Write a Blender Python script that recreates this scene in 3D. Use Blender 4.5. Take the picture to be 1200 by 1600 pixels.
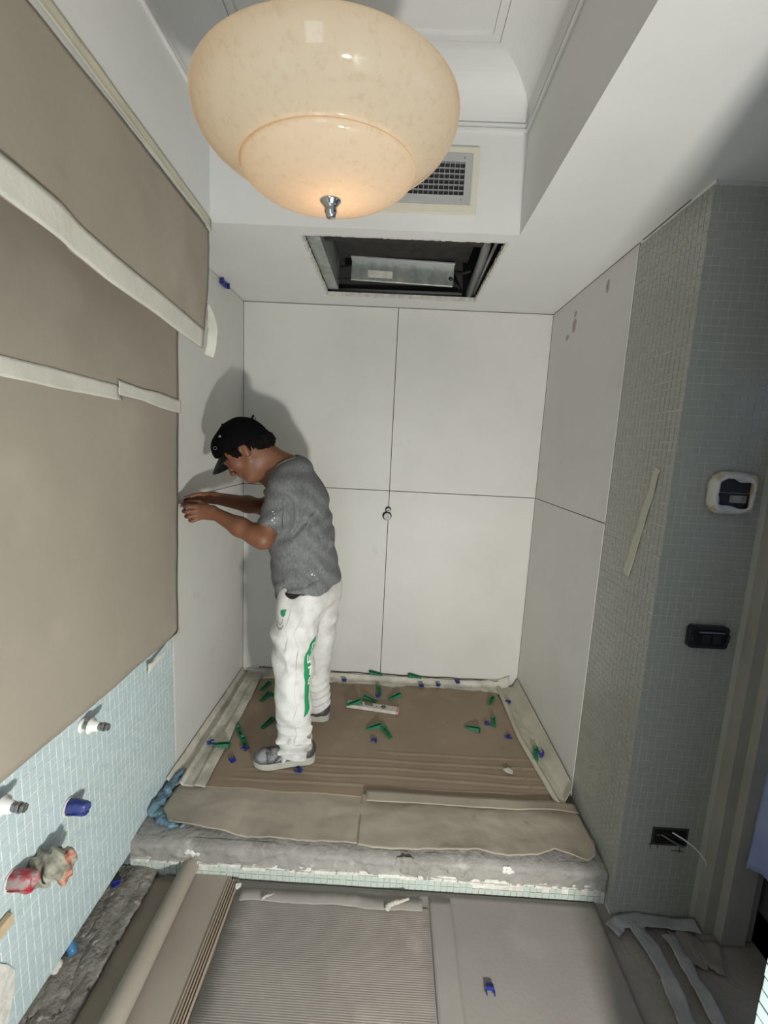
import bpy, bmesh, math, random
import numpy as np
from mathutils import Vector, Matrix, noise as mnoise
from mathutils.bvhtree import BVHTree

for o in list(bpy.data.objects):
    bpy.data.objects.remove(o, do_unlink=True)
SC = bpy.context.scene
COL = SC.collection
rng = random.Random(7)

# ------------------------------------------------------------------ camera
cam_d = bpy.data.cameras.new('camera')
cam = bpy.data.objects.new('camera', cam_d)
COL.objects.link(cam)
cam_d.sensor_fit = 'HORIZONTAL'
cam_d.sensor_width = 36
cam_d.lens = 689.7 / 1200 * 36
cam_d.clip_start = 0.02
_r = Vector((0.99853554, 0.02426992, 0.04835019))
_u = Vector((-0.05138835, 0.14612648, 0.98793031))
_f = Vector((-0.01691175, 0.98896816, -0.14715967))
M = Matrix.Identity(4)
for i in range(3):
    M[i][0] = _r[i]; M[i][1] = _u[i]; M[i][2] = -_f[i]
M.translation = Vector((0.87428218, -2.56278387, 1.44219223))
cam.matrix_world = M
SC.camera = cam

# ------------------------------------------------------------------ world, lights, exposure
SC.view_settings.view_transform = 'Standard'
SC.view_settings.look = 'None'
SC.view_settings.gamma = 1.0
SC.view_settings.use_curve_mapping = False
SC.view_settings.exposure = 0.0
W_ = bpy.data.worlds.new('world'); SC.world = W_
W_.use_nodes = True
W_.node_tree.nodes['Background'].inputs[0].default_value = (0.60, 0.72, 0.85, 1)
W_.node_tree.nodes['Background'].inputs[1].default_value = 0.6


def area(name, loc, target, sx, sy, power, col, shape='RECTANGLE'):
    l = bpy.data.lights.new(name, 'AREA')
    l.shape = shape; l.size = sx
    if shape == 'RECTANGLE': l.size_y = sy
    l.energy = power; l.color = col
    o = bpy.data.objects.new(name, l); COL.objects.link(o)
    o.location = loc
    o.rotation_euler = (Vector(target) - Vector(loc)).to_track_quat('-Z', 'Y').to_euler()
    return o


# floor-standing work light beside the photographer, daylight of the doorway behind, glazed door at the right
area('work_light', (1.33, -2.65, 0.50), (0.75, -0.3, 1.25), 0.10, 0.08, 35, (1.0, 0.97, 0.90))
area('daylight_doorway', (0.70, -3.66, 1.05), (0.85, -0.6, 1.35), 0.45, 1.5, 8, (0.76, 0.88, 1.0))
area('daylight_glazed_door', (2.75, -1.62, 1.1), (2.1, -1.62, 0.7), 0.5, 1.6, 9.0, (0.55, 0.70, 1.0))

# ------------------------------------------------------------------ helpers
MATS = {}


def mat(name, col, rough=0.6, col2=None, scale=8.0, thr=(0.35, 0.7), bump=0.0, bscale=60.0, metal=0.0,
        spec=0.5, stretch=(1, 1, 1), detail=6, extra=None, coat=0.0, trans=0.0, alpha=1.0, ior=1.45, fac=1.0):
    if name in MATS: return MATS[name]
    m = bpy.data.materials.new(name); m.use_nodes = True
    nt = m.node_tree; N = nt.nodes; L = nt.links
    b = N['Principled BSDF']
    b.inputs['Base Color'].default_value = (*col, 1)
    b.inputs['Roughness'].default_value = rough
    b.inputs['Metallic'].default_value = metal
    b.inputs['Specular IOR Level'].default_value = spec
    b.inputs['IOR'].default_value = ior
    b.inputs['Coat Weight'].default_value = coat
    b.inputs['Transmission Weight'].default_value = trans
    b.inputs['Alpha'].default_value = alpha
    tc = N.new('ShaderNodeTexCoord')
    mp = N.new('ShaderNodeMapping'); mp.inputs['Scale'].default_value = stretch
    L.new(tc.outputs['Object'], mp.inputs['Vector'])
    out = None
    if col2 is not None:
        n = N.new('ShaderNodeTexNoise'); n.inputs['Scale'].default_value = scale
        n.inputs['Detail'].default_value = detail; n.inputs['Roughness'].default_value = 0.6
        L.new(mp.outputs[0], n.inputs['Vector'])
        cr = N.new('ShaderNodeMapRange')
        cr.inputs[1].default_value = thr[0]; cr.inputs[2].default_value = thr[1]
        cr.inputs[4].default_value = fac
        L.new(n.outputs['Fac'], cr.inputs[0])
        mx = N.new('ShaderNodeMix'); mx.data_type = 'RGBA'
        mx.inputs[6].default_value = (*col, 1); mx.inputs[7].default_value = (*col2, 1)
        L.new(cr.outputs[0], mx.inputs[0])
        out = mx.outputs[2]
    for e in (extra or []):     # further spot layers: (colour, noise scale, low, high, strength)
        n = N.new('ShaderNodeTexNoise'); n.inputs['Scale'].default_value = e[1]
        n.inputs['Detail'].default_value = 4
        mp2 = N.new('ShaderNodeMapping'); mp2.inputs['Location'].default_value = (e[1], 3.1, e[2] * 9)
        L.new(tc.outputs['Object'], mp2.inputs['Vector']); L.new(mp2.outputs[0], n.inputs['Vector'])
        cr = N.new('ShaderNodeMapRange')
        cr.inputs[1].default_value = e[2]; cr.inputs[2].default_value = e[3]; cr.inputs[4].default_value = e[4]
        L.new(n.outputs['Fac'], cr.inputs[0])
        mx = N.new('ShaderNodeMix'); mx.data_type = 'RGBA'
        if out is not None: L.new(out, mx.inputs[6])
        else: mx.inputs[6].default_value = (*col, 1)
        mx.inputs[7].default_value = (*e[0], 1)
        L.new(cr.outputs[0], mx.inputs[0]); out = mx.outputs[2]
    if out is not None: L.new(out, b.inputs['Base Color'])
    if bump:
        n = N.new('ShaderNodeTexNoise'); n.inputs['Scale'].default_value = bscale
        n.inputs['Detail'].default_value = 5
        L.new(mp.outputs[0], n.inputs['Vector'])
        bp = N.new('ShaderNodeBump'); bp.inputs['Strength'].default_value = bump
        bp.inputs['Distance'].default_value = 0.01
        L.new(n.outputs['Fac'], bp.inputs['Height']); L.new(bp.outputs[0], b.inputs['Normal'])
    MATS[name] = m
    return m


def link(name, me, m=None, parent=None, smooth=False):
    o = bpy.data.objects.new(name, me); COL.objects.link(o)
    if m is not None and not me.materials: me.materials.append(m)
    if parent is not None: o.parent = parent
    if smooth:
        me.polygons.foreach_set('use_smooth', [True] * len(me.polygons))
    return o


def mesh(name, V, F):
    me = bpy.data.meshes.new(name)
    me.from_pydata([tuple(v) for v in V], [], [tuple(f) for f in F]); me.update()
    return me


def tag(o, label=None, cat=None, group=None, kind=None):
    if label: o['label'] = label
    if cat: o['category'] = cat
    if group: o['group'] = group
    if kind: o['kind'] = kind
    return o


def thing(name, label, cat, loc=(0, 0, 0), rot=(0, 0, 0), group=None):
    o = bpy.data.objects.new(name, None); COL.objects.link(o)
    o.empty_display_size = 0.05
    o.location = loc; o.rotation_euler = rot
    return tag(o, label, cat, group)


def dup(root, loc=None, rot=None, label=None, name=None):
    r = root.copy(); COL.objects.link(r)
    if loc is not None: r.location = loc
    if rot is not None: r.rotation_euler = rot
    if label: r['label'] = label
    for ch in list(root.children):
        c = ch.copy(); COL.objects.link(c); c.parent = r
        for g in list(ch.children):
            d = g.copy(); COL.objects.link(d); d.parent = c
    return r


class G:
    """collects shapes; build() links them as one mesh object"""
    def __init__(s): s.V = []; s.F = []

    def add(s, V, F):
        n = len(s.V); s.V += [tuple(v) for v in V]; s.F += [tuple(i + n for i in f) for f in F]; return s

    def box(s, a, b, rot=None, c=None):
        x0, y0, z0 = a; x1, y1, z1 = b
        V = [(x0, y0, z0), (x1, y0, z0), (x1, y1, z0), (x0, y1, z0), (x0, y0, z1), (x1, y0, z1), (x1, y1, z1), (x0, y1, z1)]
        if rot is not None:
            c = Vector(c) if c is not None else (Vector(a) + Vector(b)) / 2
            V = [rot @ (Vector(v) - c) + c for v in V]
        return s.add(V, [(0, 3, 2, 1), (4, 5, 6, 7), (0, 1, 5, 4), (1, 2, 6, 5), (2, 3, 7, 6), (3, 0, 4, 7)])

    def tube(s, pts, r, n=10, cap=True):
        pts = [Vector(p) for p in pts]; rs = r if isinstance(r, (list, tuple)) else [r] * len(pts)
        V = []; F = []; up = None
        for i, p in enumerate(pts):
            t = (pts[min(i + 1, len(pts) - 1)] - pts[max(i - 1, 0)]).normalized()
            if up is None: up = t.orthogonal().normalized()
            up = (up - t * up.dot(t)).normalized(); w = t.cross(up)
            for k in range(n):
                a = 2 * math.pi * k / n
                V.append(p + (up * math.cos(a) + w * math.sin(a)) * rs[i])
        for i in range(len(pts) - 1):
            for k in range(n):
                F.append((i * n + k, i * n + (k + 1) % n, (i + 1) * n + (k + 1) % n, (i + 1) * n + k))
        if cap:
            F.append(tuple(range(n - 1, -1, -1))); F.append(tuple((len(pts) - 1) * n + k for k in range(n)))
        return s.add(V, F)

    def lathe(s, prof, n=32, M=None):
        V = []; F = []
        for r, z in prof:
            for k in range(n):
                a = 2 * math.pi * k / n; v = Vector((r * math.cos(a), r * math.sin(a), z))
                V.append(M @ v if M is not None else v)
        for i in range(len(prof) - 1):
            for k in range(n):
                F.append((i * n + k, i * n + (k + 1) % n, (i + 1) * n + (k + 1) % n, (i + 1) * n + k))
        return s.add(V, F)

    def prism(s, poly, fn, d0, d1):
        """poly: 2d points; fn(u,v,d) -> xyz"""
        n = len(poly)
        V = [fn(u, v, d0) for u, v in poly] + [fn(u, v, d1) for u, v in poly]
        F = [tuple(range(n))[::-1], tuple(range(n, 2 * n))] + [(i, (i + 1) % n, n + (i + 1) % n, n + i) for i in range(n)]
        return s.add(V, F)

    def build(s, name, m, parent=None, smooth=False, bevel=0, fix=True):
        me = mesh(name, s.V, s.F)
        if fix or bevel:
            bm = bmesh.new(); bm.from_mesh(me)
            if bevel:
                bmesh.ops.bevel(bm, geom=bm.edges[:], offset=bevel, segments=2, affect='EDGES', profile=0.5)
            bmesh.ops.recalc_face_normals(bm, faces=bm.faces[:])
            bm.to_mesh(me); bm.free()
        o = link(name, me, m, parent, smooth)
        if smooth:
            pass
        return o


def fbm(x, y, z=0.0, s=1.0, o=4):
    return mnoise.fractal(Vector((x * s, y * s, z * s)), 1.0, 2.0, o)


def sheet(fn, nu, nv, th):
    """closed thin sheet: fn(u,v)->point, thickness th along the local normal (away side)"""
    P = [[Vector(fn(i / nu, j / nv)) for j in range(nv + 1)] for i in range(nu + 1)]
    V = []; B = []
    for i in range(nu + 1):
        for j in range(nv + 1):
            du = P[min(i + 1, nu)][j] - P[max(i - 1, 0)][j]; dv = P[i][min(j + 1, nv)] - P[i][max(j - 1, 0)]
            n = du.cross(dv)
            if n.length < 1e-12: n = Vector((0, 0, 1))
            n.normalize(); V.append(P[i][j]); B.append(P[i][j] - n * th)
    k = len(V); F = []
    id_ = lambda i, j: i * (nv + 1) + j
    for i in range(nu):
        for j in range(nv):
            a, b, c, d = id_(i, j), id_(i + 1, j), id_(i + 1, j + 1), id_(i, j + 1)
            F.append((a, b, c, d)); F.append((k + d, k + c, k + b, k + a))
    for i in range(nu):
        F.append((id_(i, 0), k + id_(i, 0), k + id_(i + 1, 0), id_(i + 1, 0)))
        F.append((id_(i + 1, nv), k + id_(i + 1, nv), k + id_(i, nv), id_(i, nv)))
    for j in range(nv):
        F.append((id_(0, j + 1), k + id_(0, j + 1), k + id_(0, j), id_(0, j)))
        F.append((id_(nu, j), k + id_(nu, j), k + id_(nu, j + 1), id_(nu, j + 1)))
    g = G(); g.add(V + B, F); return g


def interp(pts, t):
    """piecewise linear y over sorted (x, y)"""
    if t <= pts[0][0]: return pts[0][1]
    for (a, b), (c, d) in zip(pts, pts[1:]):
        if t <= c: return b + (d - b) * (t - a) / (c - a)
    return pts[-1][1]


# ---- implicit surfaces (smooth unions of tapered capsules and ellipsoids, meshed by surface nets)
def cone(a, b, ra, rb, k=0.02, scale=None, clip=None, sub=False):
    return dict(t='c', a=np.array(a, float), b=np.array(b, float), ra=ra, rb=rb, k=k, s=scale, clip=clip, sub=sub)


def ell(c, r, k=0.02, rot=None, clip=None, sub=False):
    return dict(t='e', c=np.array(c, float), r=np.array(r, float), k=k, rot=rot, clip=clip, sub=sub)


def half(p, n, k=0.004, box=None):
    return dict(t='h', p=np.array(p, float), n=np.array(n, float) / np.linalg.norm(n), k=k, sub=True, box=box, clip=None)


def prim_d(p, X, Y, Z):
    if p['t'] == 'c':
        s = np.array(p['s'] if p['s'] is not None else (1, 1, 1), float)
        a = p['a']; ba = (p['b'] - a) / s
        x, y, z = (X - a[0]) / s[0], (Y - a[1]) / s[1], (Z - a[2]) / s[2]
        L = max(ba @ ba, 1e-12)
        t = np.clip((x * ba[0] + y * ba[1] + z * ba[2]) / L, 0, 1)
        d = np.sqrt((x - t * ba[0]) ** 2 + (y - t * ba[1]) ** 2 + (z - t * ba[2]) ** 2) - (p['ra'] + (p['rb'] - p['ra']) * t)
        d = d * s.min() if s.min() < 1 else d
    elif p['t'] == 'e':
        x, y, z = X - p['c'][0], Y - p['c'][1], Z - p['c'][2]
        if p['rot'] is not None:
            R = p['rot']       # rows = local axes in world
            x, y, z = (R[0][0] * x + R[0][1] * y + R[0][2] * z, R[1][0] * x + R[1][1] * y + R[1][2] * z, R[2][0] * x + R[2][1] * y + R[2][2] * z)
        r = p['r']
        k0 = np.sqrt((x / r[0]) ** 2 + (y / r[1]) ** 2 + (z / r[2]) ** 2)
        k1 = np.sqrt((x / r[0] ** 2) ** 2 + (y / r[1] ** 2) ** 2 + (z / r[2] ** 2) ** 2)
        d = k0 * (k0 - 1) / np.maximum(k1, 1e-6)
    else:
        d = -((X - p['p'][0]) * p['n'][0] + (Y - p['p'][1]) * p['n'][1] + (Z - p['p'][2]) * p['n'][2])
        if p['box'] is not None:
            c, r = p['box']
            d = np.maximum(d, np.sqrt((X - c[0]) ** 2 + (Y - c[1]) ** 2 + (Z - c[2]) ** 2) - r)
    if p['clip'] is not None:
        for q, n in p['clip']:
            n = np.array(n, float); n /= np.linalg.norm(n)
            d = np.maximum(d, (X - q[0]) * n[0] + (Y - q[1]) * n[1] + (Z - q[2]) * n[2])
    return d


def implicit(prims, h, disp=None):
    lo = np.full(3, 1e9); hi = np.full(3, -1e9)
    for p in prims:
        if p['sub']: continue
        if p['t'] == 'c':
            s = np.array(p['s'] if p['s'] is not None else (1, 1, 1), float); r = max(p['ra'], p['rb']) * np.maximum(s, 1)
            p['lo'] = np.minimum(p['a'], p['b']) - r; p['hi'] = np.maximum(p['a'], p['b']) + r
        else:
            r = p['r'] if p['rot'] is None else np.full(3, p['r'].max())
            p['lo'] = p['c'] - r; p['hi'] = p['c'] + r
        lo = np.minimum(lo, p['lo']); hi = np.maximum(hi, p['hi'])
    lo -= 0.03; hi += 0.03
    n = np.ceil((hi - lo) / h).astype(int) + 1
    ax = [lo[i] + h * np.arange(n[i]) for i in range(3)]
    f = np.full(n, 0.5, np.float64)

    def sub(p):
        if p['t'] == 'h' or p['sub'] and 'lo' not in p:
            if p['t'] == 'c':
                r = max(p['ra'], p['rb']) + p['k'] + 0.01; a = np.minimum(p['a'], p['b']) - r; b = np.maximum(p['a'], p['b']) + r
            elif p['t'] == 'e': a = p['c'] - p['r'].max() - p['k'] - 0.01; b = p['c'] + p['r'].max() + p['k'] + 0.01
            elif p['box'] is not None: a = np.array(p['box'][0]) - p['box'][1] - 0.01; b = np.array(p['box'][0]) + p['box'][1] + 0.01
            else: a = lo; b = hi
        else:
            m = p['k'] + 0.02; a = p['lo'] - m; b = p['hi'] + m
        i0 = np.clip(((a - lo) / h).astype(int), 0, n - 1); i1 = np.clip(((b - lo) / h).astype(int) + 2, 1, n)
        return tuple(slice(i0[i], i1[i]) for i in range(3))
    for p in prims:
        s = sub(p)
        X, Y, Z = np.meshgrid(ax[0][s[0]], ax[1][s[1]], ax[2][s[2]], indexing='ij', sparse=True)
        d = prim_d(p, X, Y, Z) + 0 * (X + Y + Z); k = p['k']; g = f[s]
        if not p['sub']:
            hh = np.maximum(k - np.abs(g - d), 0) / k
            f[s] = np.minimum(g, d) - hh * hh * k * 0.25
        else:
            d = -d; hh = np.maximum(k - np.abs(g - d), 0) / k
            f[s] = np.maximum(g, d) + hh * hh * k * 0.25
    if disp is not None:
        X, Y, Z = np.meshgrid(*ax, indexing='ij', sparse=True)
        f = f + disp(X, Y, Z) * (np.abs(f) < 0.05)
    # surface nets
    ins = f < 0
    cnt = np.zeros(n - 1); acc = np.zeros((3,) + tuple(n - 1))
    c0 = ins[:-1, :-1, :-1]
    for axis in range(3):
        A = [slice(None)] * 3; B = [slice(None)] * 3; A[axis] = slice(0, -1); B[axis] = slice(1, None)
        fa, fb = f[tuple(A)], f[tuple(B)]
        cross = (fa < 0) != (fb < 0)
        t = np.where(cross, fa / np.where(cross, fa - fb, 1), 0)
        o1, o2 = [i for i in range(3) if i != axis]
        for e1 in (0, 1):
            for e2 in (0, 1):
                S = [slice(None)] * 3
                S[o1] = slice(e1, n[o1] - 1 + e1); S[o2] = slice(e2, n[o2] - 1 + e2)
                cr = cross[tuple(S)]; tt = t[tuple(S)]
                cnt += cr
                acc[axis] += tt; acc[o1] += e1 * cr; acc[o2] += e2 * cr
    act = cnt > 0
    idx = np.full(act.shape, -1, int); idx[act] = np.arange(act.sum())
    base = np.stack(np.meshgrid(*[np.arange(m) for m in act.shape], indexing='ij'))
    P = np.stack([(base[i][act] + acc[i][act] / cnt[act]) * h + lo[i] for i in range(3)], 1)
    Q = []
    for axis in range(3):
        A = [slice(1, -1)] * 3; B = [slice(1, -1)] * 3
        A[axis] = slice(0, -1); B[axis] = slice(1, None)
        fa, fb = ins[tuple(A)], ins[tuple(B)]
        w = np.argwhere(fa != fb)
        if not len(w): continue
        sgn = fa[fa != fb]
        w = w.copy()
        o1, o2 = (axis + 1) % 3, (axis + 2) % 3
        w[:, o1] += 1; w[:, o2] += 1
        def cell(d1, d2):
            c = w.copy(); c[:, o1] -= d1; c[:, o2] -= d2
            return idx[c[:, 0], c[:, 1], c[:, 2]]
        q = np.stack([cell(1, 1), cell(0, 1), cell(0, 0), cell(1, 0)], 1)
        q[~sgn] = q[~sgn][:, ::-1]
        Q.append(q)
    return P, np.concatenate(Q)


def imesh(name, prims, h, m, parent=None, disp=None, off=(0, 0, 0), relax=1):
    P, Q = implicit(prims, h, disp)
    P = P - np.array(off)
    for _ in range(relax):      # light relaxation of the grid
        S = np.zeros_like(P); c = np.zeros(len(P))
        for a, b in ((0, 1), (1, 2), (2, 3), (3, 0)):
            np.add.at(S, Q[:, a], P[Q[:, b]]); np.add.at(c, Q[:, a], 1)
            np.add.at(S, Q[:, b], P[Q[:, a]]); np.add.at(c, Q[:, b], 1)
        P = P * 0.45 + 0.55 * S / np.maximum(c, 1)[:, None]
    me = bpy.data.meshes.new(name)
    me.vertices.add(len(P)); me.vertices.foreach_set('co', P.ravel())
    me.loops.add(Q.size); me.loops.foreach_set('vertex_index', Q.ravel())
    me.polygons.add(len(Q)); me.polygons.foreach_set('loop_start', np.arange(0, Q.size, 4))
    me.update(calc_edges=True); me.validate()
    return link(name, me, m, parent, True)


# ------------------------------------------------------------------ materials
panel_m = mat('porcelain_panel', (0.66, 0.655, 0.62), 0.5, (0.60, 0.595, 0.56), 2.2, (0.4, 0.75), 0.03, 200,
              extra=[((0.40, 0.38, 0.33), 5.5, 0.68, 0.78, 0.35)])
panel_r = panel_m
joint_m = mat('dark_joint', (0.03, 0.028, 0.022), 0.9)
paint_m = mat('white_ceiling_paint', (0.74, 0.745, 0.735), 0.55, (0.70, 0.705, 0.69), 3.0, bump=0.03, bscale=120)
grout_m = mat('white_grout', (0.84, 0.86, 0.84), 0.8)
tile_m = mat('aqua_glass_mosaic', (0.46, 0.57, 0.59), 0.22, (0.52, 0.62, 0.64), 18, (0.3, 0.7), spec=0.5)
tile_r = mat('shade_tinted_glass_mosaic', (0.37, 0.375, 0.325), 0.28, (0.33, 0.34, 0.295), 18, (0.3, 0.7), spec=0.5)  # same aqua tile; the dim yellowish light on these walls is in its colour
tile_s = mat('step_mosaic', (0.44, 0.51, 0.46), 0.3, (0.50, 0.56, 0.51), 30, (0.3, 0.7))
card_m = mat('masking_paper', (0.365, 0.32, 0.26), 0.85, (0.32, 0.28, 0.225), 1.6, (0.35, 0.7), 0.05, 90,
             extra=[((0.52, 0.46, 0.39), 3.3, 0.58, 0.75, 0.35)])
brown_m = mat('brown_cardboard', (0.31, 0.24, 0.172), 0.85, (0.265, 0.203, 0.145), 2.5, (0.35, 0.7), 0.06, 120,
              extra=[((0.16, 0.13, 0.09), 22, 0.70, 0.78, 0.5), ((0.42, 0.35, 0.28), 6, 0.6, 0.75, 0.4)])
grey_card = mat('dusty_floor_card', (0.29, 0.268, 0.245), 0.9, (0.24, 0.22, 0.20), 3.0, (0.35, 0.7), 0.08, 100,
                extra=[((0.10, 0.08, 0.07), 14, 0.72, 0.78, 0.6), ((0.44, 0.40, 0.36), 5, 0.6, 0.8, 0.4)])
paper_b = mat('dusty_beige_paper', (0.42, 0.37, 0.30), 0.85, (0.35, 0.31, 0.25), 3.5, (0.35, 0.7), 0.08, 60,
              extra=[((0.12, 0.12, 0.10), 16, 0.71, 0.78, 0.6), ((0.55, 0.50, 0.42), 5, 0.6, 0.8, 0.4)])
tape_m = mat('paper_tape', (0.66, 0.64, 0.56), 0.7, (0.56, 0.55, 0.48), 9, (0.35, 0.7), 0.15, 70)
tape_d = mat('dusty_white_tape', (0.60, 0.57, 0.50), 0.75, (0.36, 0.34, 0.28), 10, (0.4, 0.7), 0.25, 50)
conc_m = mat('raw_concrete', (0.32, 0.31, 0.29), 0.95, (0.22, 0.21, 0.19), 9, (0.35, 0.7), 0.5, 60,
             extra=[((0.52, 0.51, 0.48), 14, 0.6, 0.75, 0.6)])
rubble_m = mat('rubble_grey', (0.26, 0.245, 0.22), 0.95, (0.16, 0.145, 0.125), 20, (0.35, 0.7), 0.6, 90,
               extra=[((0.50, 0.48, 0.44), 35, 0.62, 0.72, 0.8)])
plaster_m = mat('broken_plaster', (0.70, 0.69, 0.64), 0.9, (0.50, 0.48, 0.43), 40, (0.4, 0.7), 0.4, 80)
chrome_m = mat('chrome', (0.62, 0.62, 0.62), 0.16, metal=1.0)
steel_m = mat('dull_steel', (0.40, 0.40, 0.40), 0.35, (0.28, 0.28, 0.28), 40, metal=0.9)
alu_m = mat('aluminium_paint', (0.50, 0.51, 0.51), 0.4, metal=0.4)
galv_m = mat('galvanised_sheet', (0.46, 0.50, 0.47), 0.4, (0.30, 0.34, 0.32), 22, (0.35, 0.65), metal=0.5,
             extra=[((0.62, 0.60, 0.52), 12, 0.62, 0.72, 0.7)])
black_m = mat('black_foam', (0.022, 0.021, 0.02), 0.85, (0.04, 0.038, 0.035), 25, bump=0.1)
dark_m = mat('dark_void', (0.05, 0.047, 0.043), 0.9)
blackp_m = mat('black_plastic', (0.012, 0.012, 0.012), 0.3)
green_m = mat('green_plastic', (0.018, 0.17, 0.075), 0.38, (0.05, 0.20, 0.11), 35)
green2_m = mat('dusty_green_plastic', (0.07, 0.26, 0.16), 0.55, (0.16, 0.30, 0.22), 40)
blue_m = mat('blue_plastic', (0.018, 0.030, 0.20), 0.4, (0.06, 0.075, 0.22), 30, (0.5, 0.65))
whitep_m = mat('white_plastic', (0.78, 0.78, 0.76), 0.35)
red_m = mat('red_plastic', (0.42, 0.025, 0.045), 0.4, (0.34, 0.27, 0.26), 32, (0.45, 0.6))
cream_m = mat('cream_wood_frame', (0.70, 0.67, 0.56), 0.5, (0.66, 0.62, 0.50), 12)
wood_m = mat('pale_wood', (0.58, 0.46, 0.30), 0.6, (0.48, 0.36, 0.22), 9, stretch=(1, 8, 1))
film_m = mat('clear_plastic_film', (0.80, 0.80, 0.77), 0.25, (0.70, 0.70, 0.66), 14, bump=0.3, bscale=40, trans=0.25, alpha=1.0)
bluefilm_m = mat('blue_plastic_sheeting', (0.55, 0.64, 0.92), 0.3, (0.42, 0.52, 0.86), 8, bump=0.4, bscale=20, trans=0.5, ior=1.1)
bag_m = mat('blue_grey_plastic', (0.05, 0.12, 0.19), 0.35, (0.16, 0.25, 0.30), 18, (0.35, 0.65), 0.4, 35)
skin_m = mat('skin', (0.185, 0.078, 0.040), 0.5, (0.145, 0.058, 0.030), 14, (0.3, 0.8), 0.05, 160)
hair_m = mat('black_hair', (0.004, 0.0035, 0.0035), 0.7, (0.008, 0.007, 0.007), 60, bump=0.5, bscale=150, stretch=(1, 1, 3), spec=0.08)
cap_m = mat('black_cap_cloth', (0.004, 0.004, 0.0045), 0.8, bump=0.08, bscale=300, spec=0.04)
capside_m = mat('cap_brim', (0.006, 0.007, 0.008), 0.5, spec=0.3)
shirt_m = mat('grey_heather_cotton', (0.115, 0.12, 0.122), 0.9, (0.20, 0.205, 0.21), 150, (0.35, 0.7), 0.12, 260,
              stretch=(1, 1, 0.35), extra=[((0.42, 0.43, 0.43), 11, 0.66, 0.74, 0.35), ((0.09, 0.09, 0.095), 5, 0.55, 0.75, 0.4)])
pants_m = mat('white_work_trousers', (0.70, 0.70, 0.68), 0.85, (0.60, 0.60, 0.585), 6, (0.45, 0.75), 0.1, 220,
              extra=[((0.30, 0.29, 0.26), 9, 0.50, 0.72, 0.65), ((0.42, 0.41, 0.38), 22, 0.52, 0.70, 0.4)])
print_m = mat('green_print', (0.015, 0.27, 0.10), 0.7)
prgrey_m = mat('grey_print', (0.18, 0.19, 0.19), 0.7)
shoe_m = mat('dusty_shoe_suede', (0.055, 0.052, 0.055), 0.7, (0.26, 0.27, 0.27), 26, (0.50, 0.66), 0.2, 90)
toe_m = mat('dusty_toe', (0.10, 0.105, 0.11), 0.6, (0.26, 0.28, 0.29), 22, (0.4, 0.6), 0.1, 90)
sole_m = mat('grey_sole', (0.42, 0.42, 0.37), 0.7, (0.33, 0.33, 0.29), 20)

# lamp glass: thin opal shell, light passes through it
opal_m = bpy.data.materials.new('opal_glass'); opal_m.use_nodes = True
nt = opal_m.node_tree; N = nt.nodes; L = nt.links
b = N['Principled BSDF']; b.inputs['Roughness'].default_value = 0.06; b.inputs['Base Color'].default_value = (0.80, 0.78, 0.70, 1)
b.inputs['Specular IOR Level'].default_value = 0.6
tr = N.new('ShaderNodeBsdfTranslucent'); tr.inputs['Color'].default_value = (1.0, 0.80, 0.58, 1)
tc = N.new('ShaderNodeTexCoord')
nz = N.new('ShaderNodeTexNoise'); nz.inputs['Scale'].default_value = 60; nz.inputs['Detail'].default_value = 8; nz.inputs['Roughness'].default_value = 0.7
L.new(tc.outputs['Object'], nz.inputs['Vector'])
rp = N.new('ShaderNodeMapRange'); rp.inputs[1].default_value = 0.52; rp.inputs[2].default_value = 0.72; rp.inputs[4].default_value = 0.62
L.new(nz.outputs['Fac'], rp.inputs[0])
mx = N.new('ShaderNodeMix'); mx.data_type = 'RGBA'; mx.inputs[6].default_value = (0.58, 0.60, 0.52, 1); mx.inputs[7].default_value = (0.30, 0.30, 0.25, 1)
L.new(rp.outputs[0], mx.inputs[0]); L.new(mx.outputs[2], b.inputs['Base Color'])
ms = N.new('ShaderNodeMixShader'); ms.inputs[0].default_value = 0.45
L.new(b.outputs[0], ms.inputs[1]); L.new(tr.outputs[0], ms.inputs[2])
L.new(ms.outputs[0], N['Material Output'].inputs['Surface'])

# ------------------------------------------------------------------ dimensions (metres)
W = 1.703; H = 2.2; YP = -0.852; YE = -1.227; ZF = -0.13; YS = -1.185; XR = 1.995
TX0, TX1, TY1 = 0.176, 1.275, -0.871; TY0 = -2.62; ZM = 2.52
PIT = 0.0227; GAP = 0.0021
CH = 0.004

# ================================================================== STRUCTURE
def structure(name, g, m, **k):
    return tag(g.build(name, m, **k), kind='structure')


def slab_poly(name, fn, a0, a1, b0, b1, m, parent, th=0.008, chip=0.0):
    """a wall panel with slightly eased edges; fn(a,b,d) with d out of the wall"""
    g = G()
    e = 0.0012
    V = [fn(a0, b0, 0), fn(a1, b0, 0), fn(a1, b1, 0), fn(a0, b1, 0),
         fn(a0, b0, th - e), fn(a1, b0, th - e), fn(a1, b1, th - e), fn(a0, b1, th - e),
         fn(a0 + e, b0 + e, th), fn(a1 - e, b0 + e, th), fn(a1 - e, b1 - e, th), fn(a0 + e, b1 - e, th)]
    F = [(3, 2, 1, 0), (0, 1, 5, 4), (1, 2, 6, 5), (2, 3, 7, 6), (3, 0, 4, 7), (4, 5, 9, 8), (5, 6, 10, 9), (6, 7, 11, 10), (7, 4, 8, 11), (8, 9, 10, 11)]
    g.add(V, F)
    return g.build(name, m, parent)


TILE_ME = {}


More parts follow.
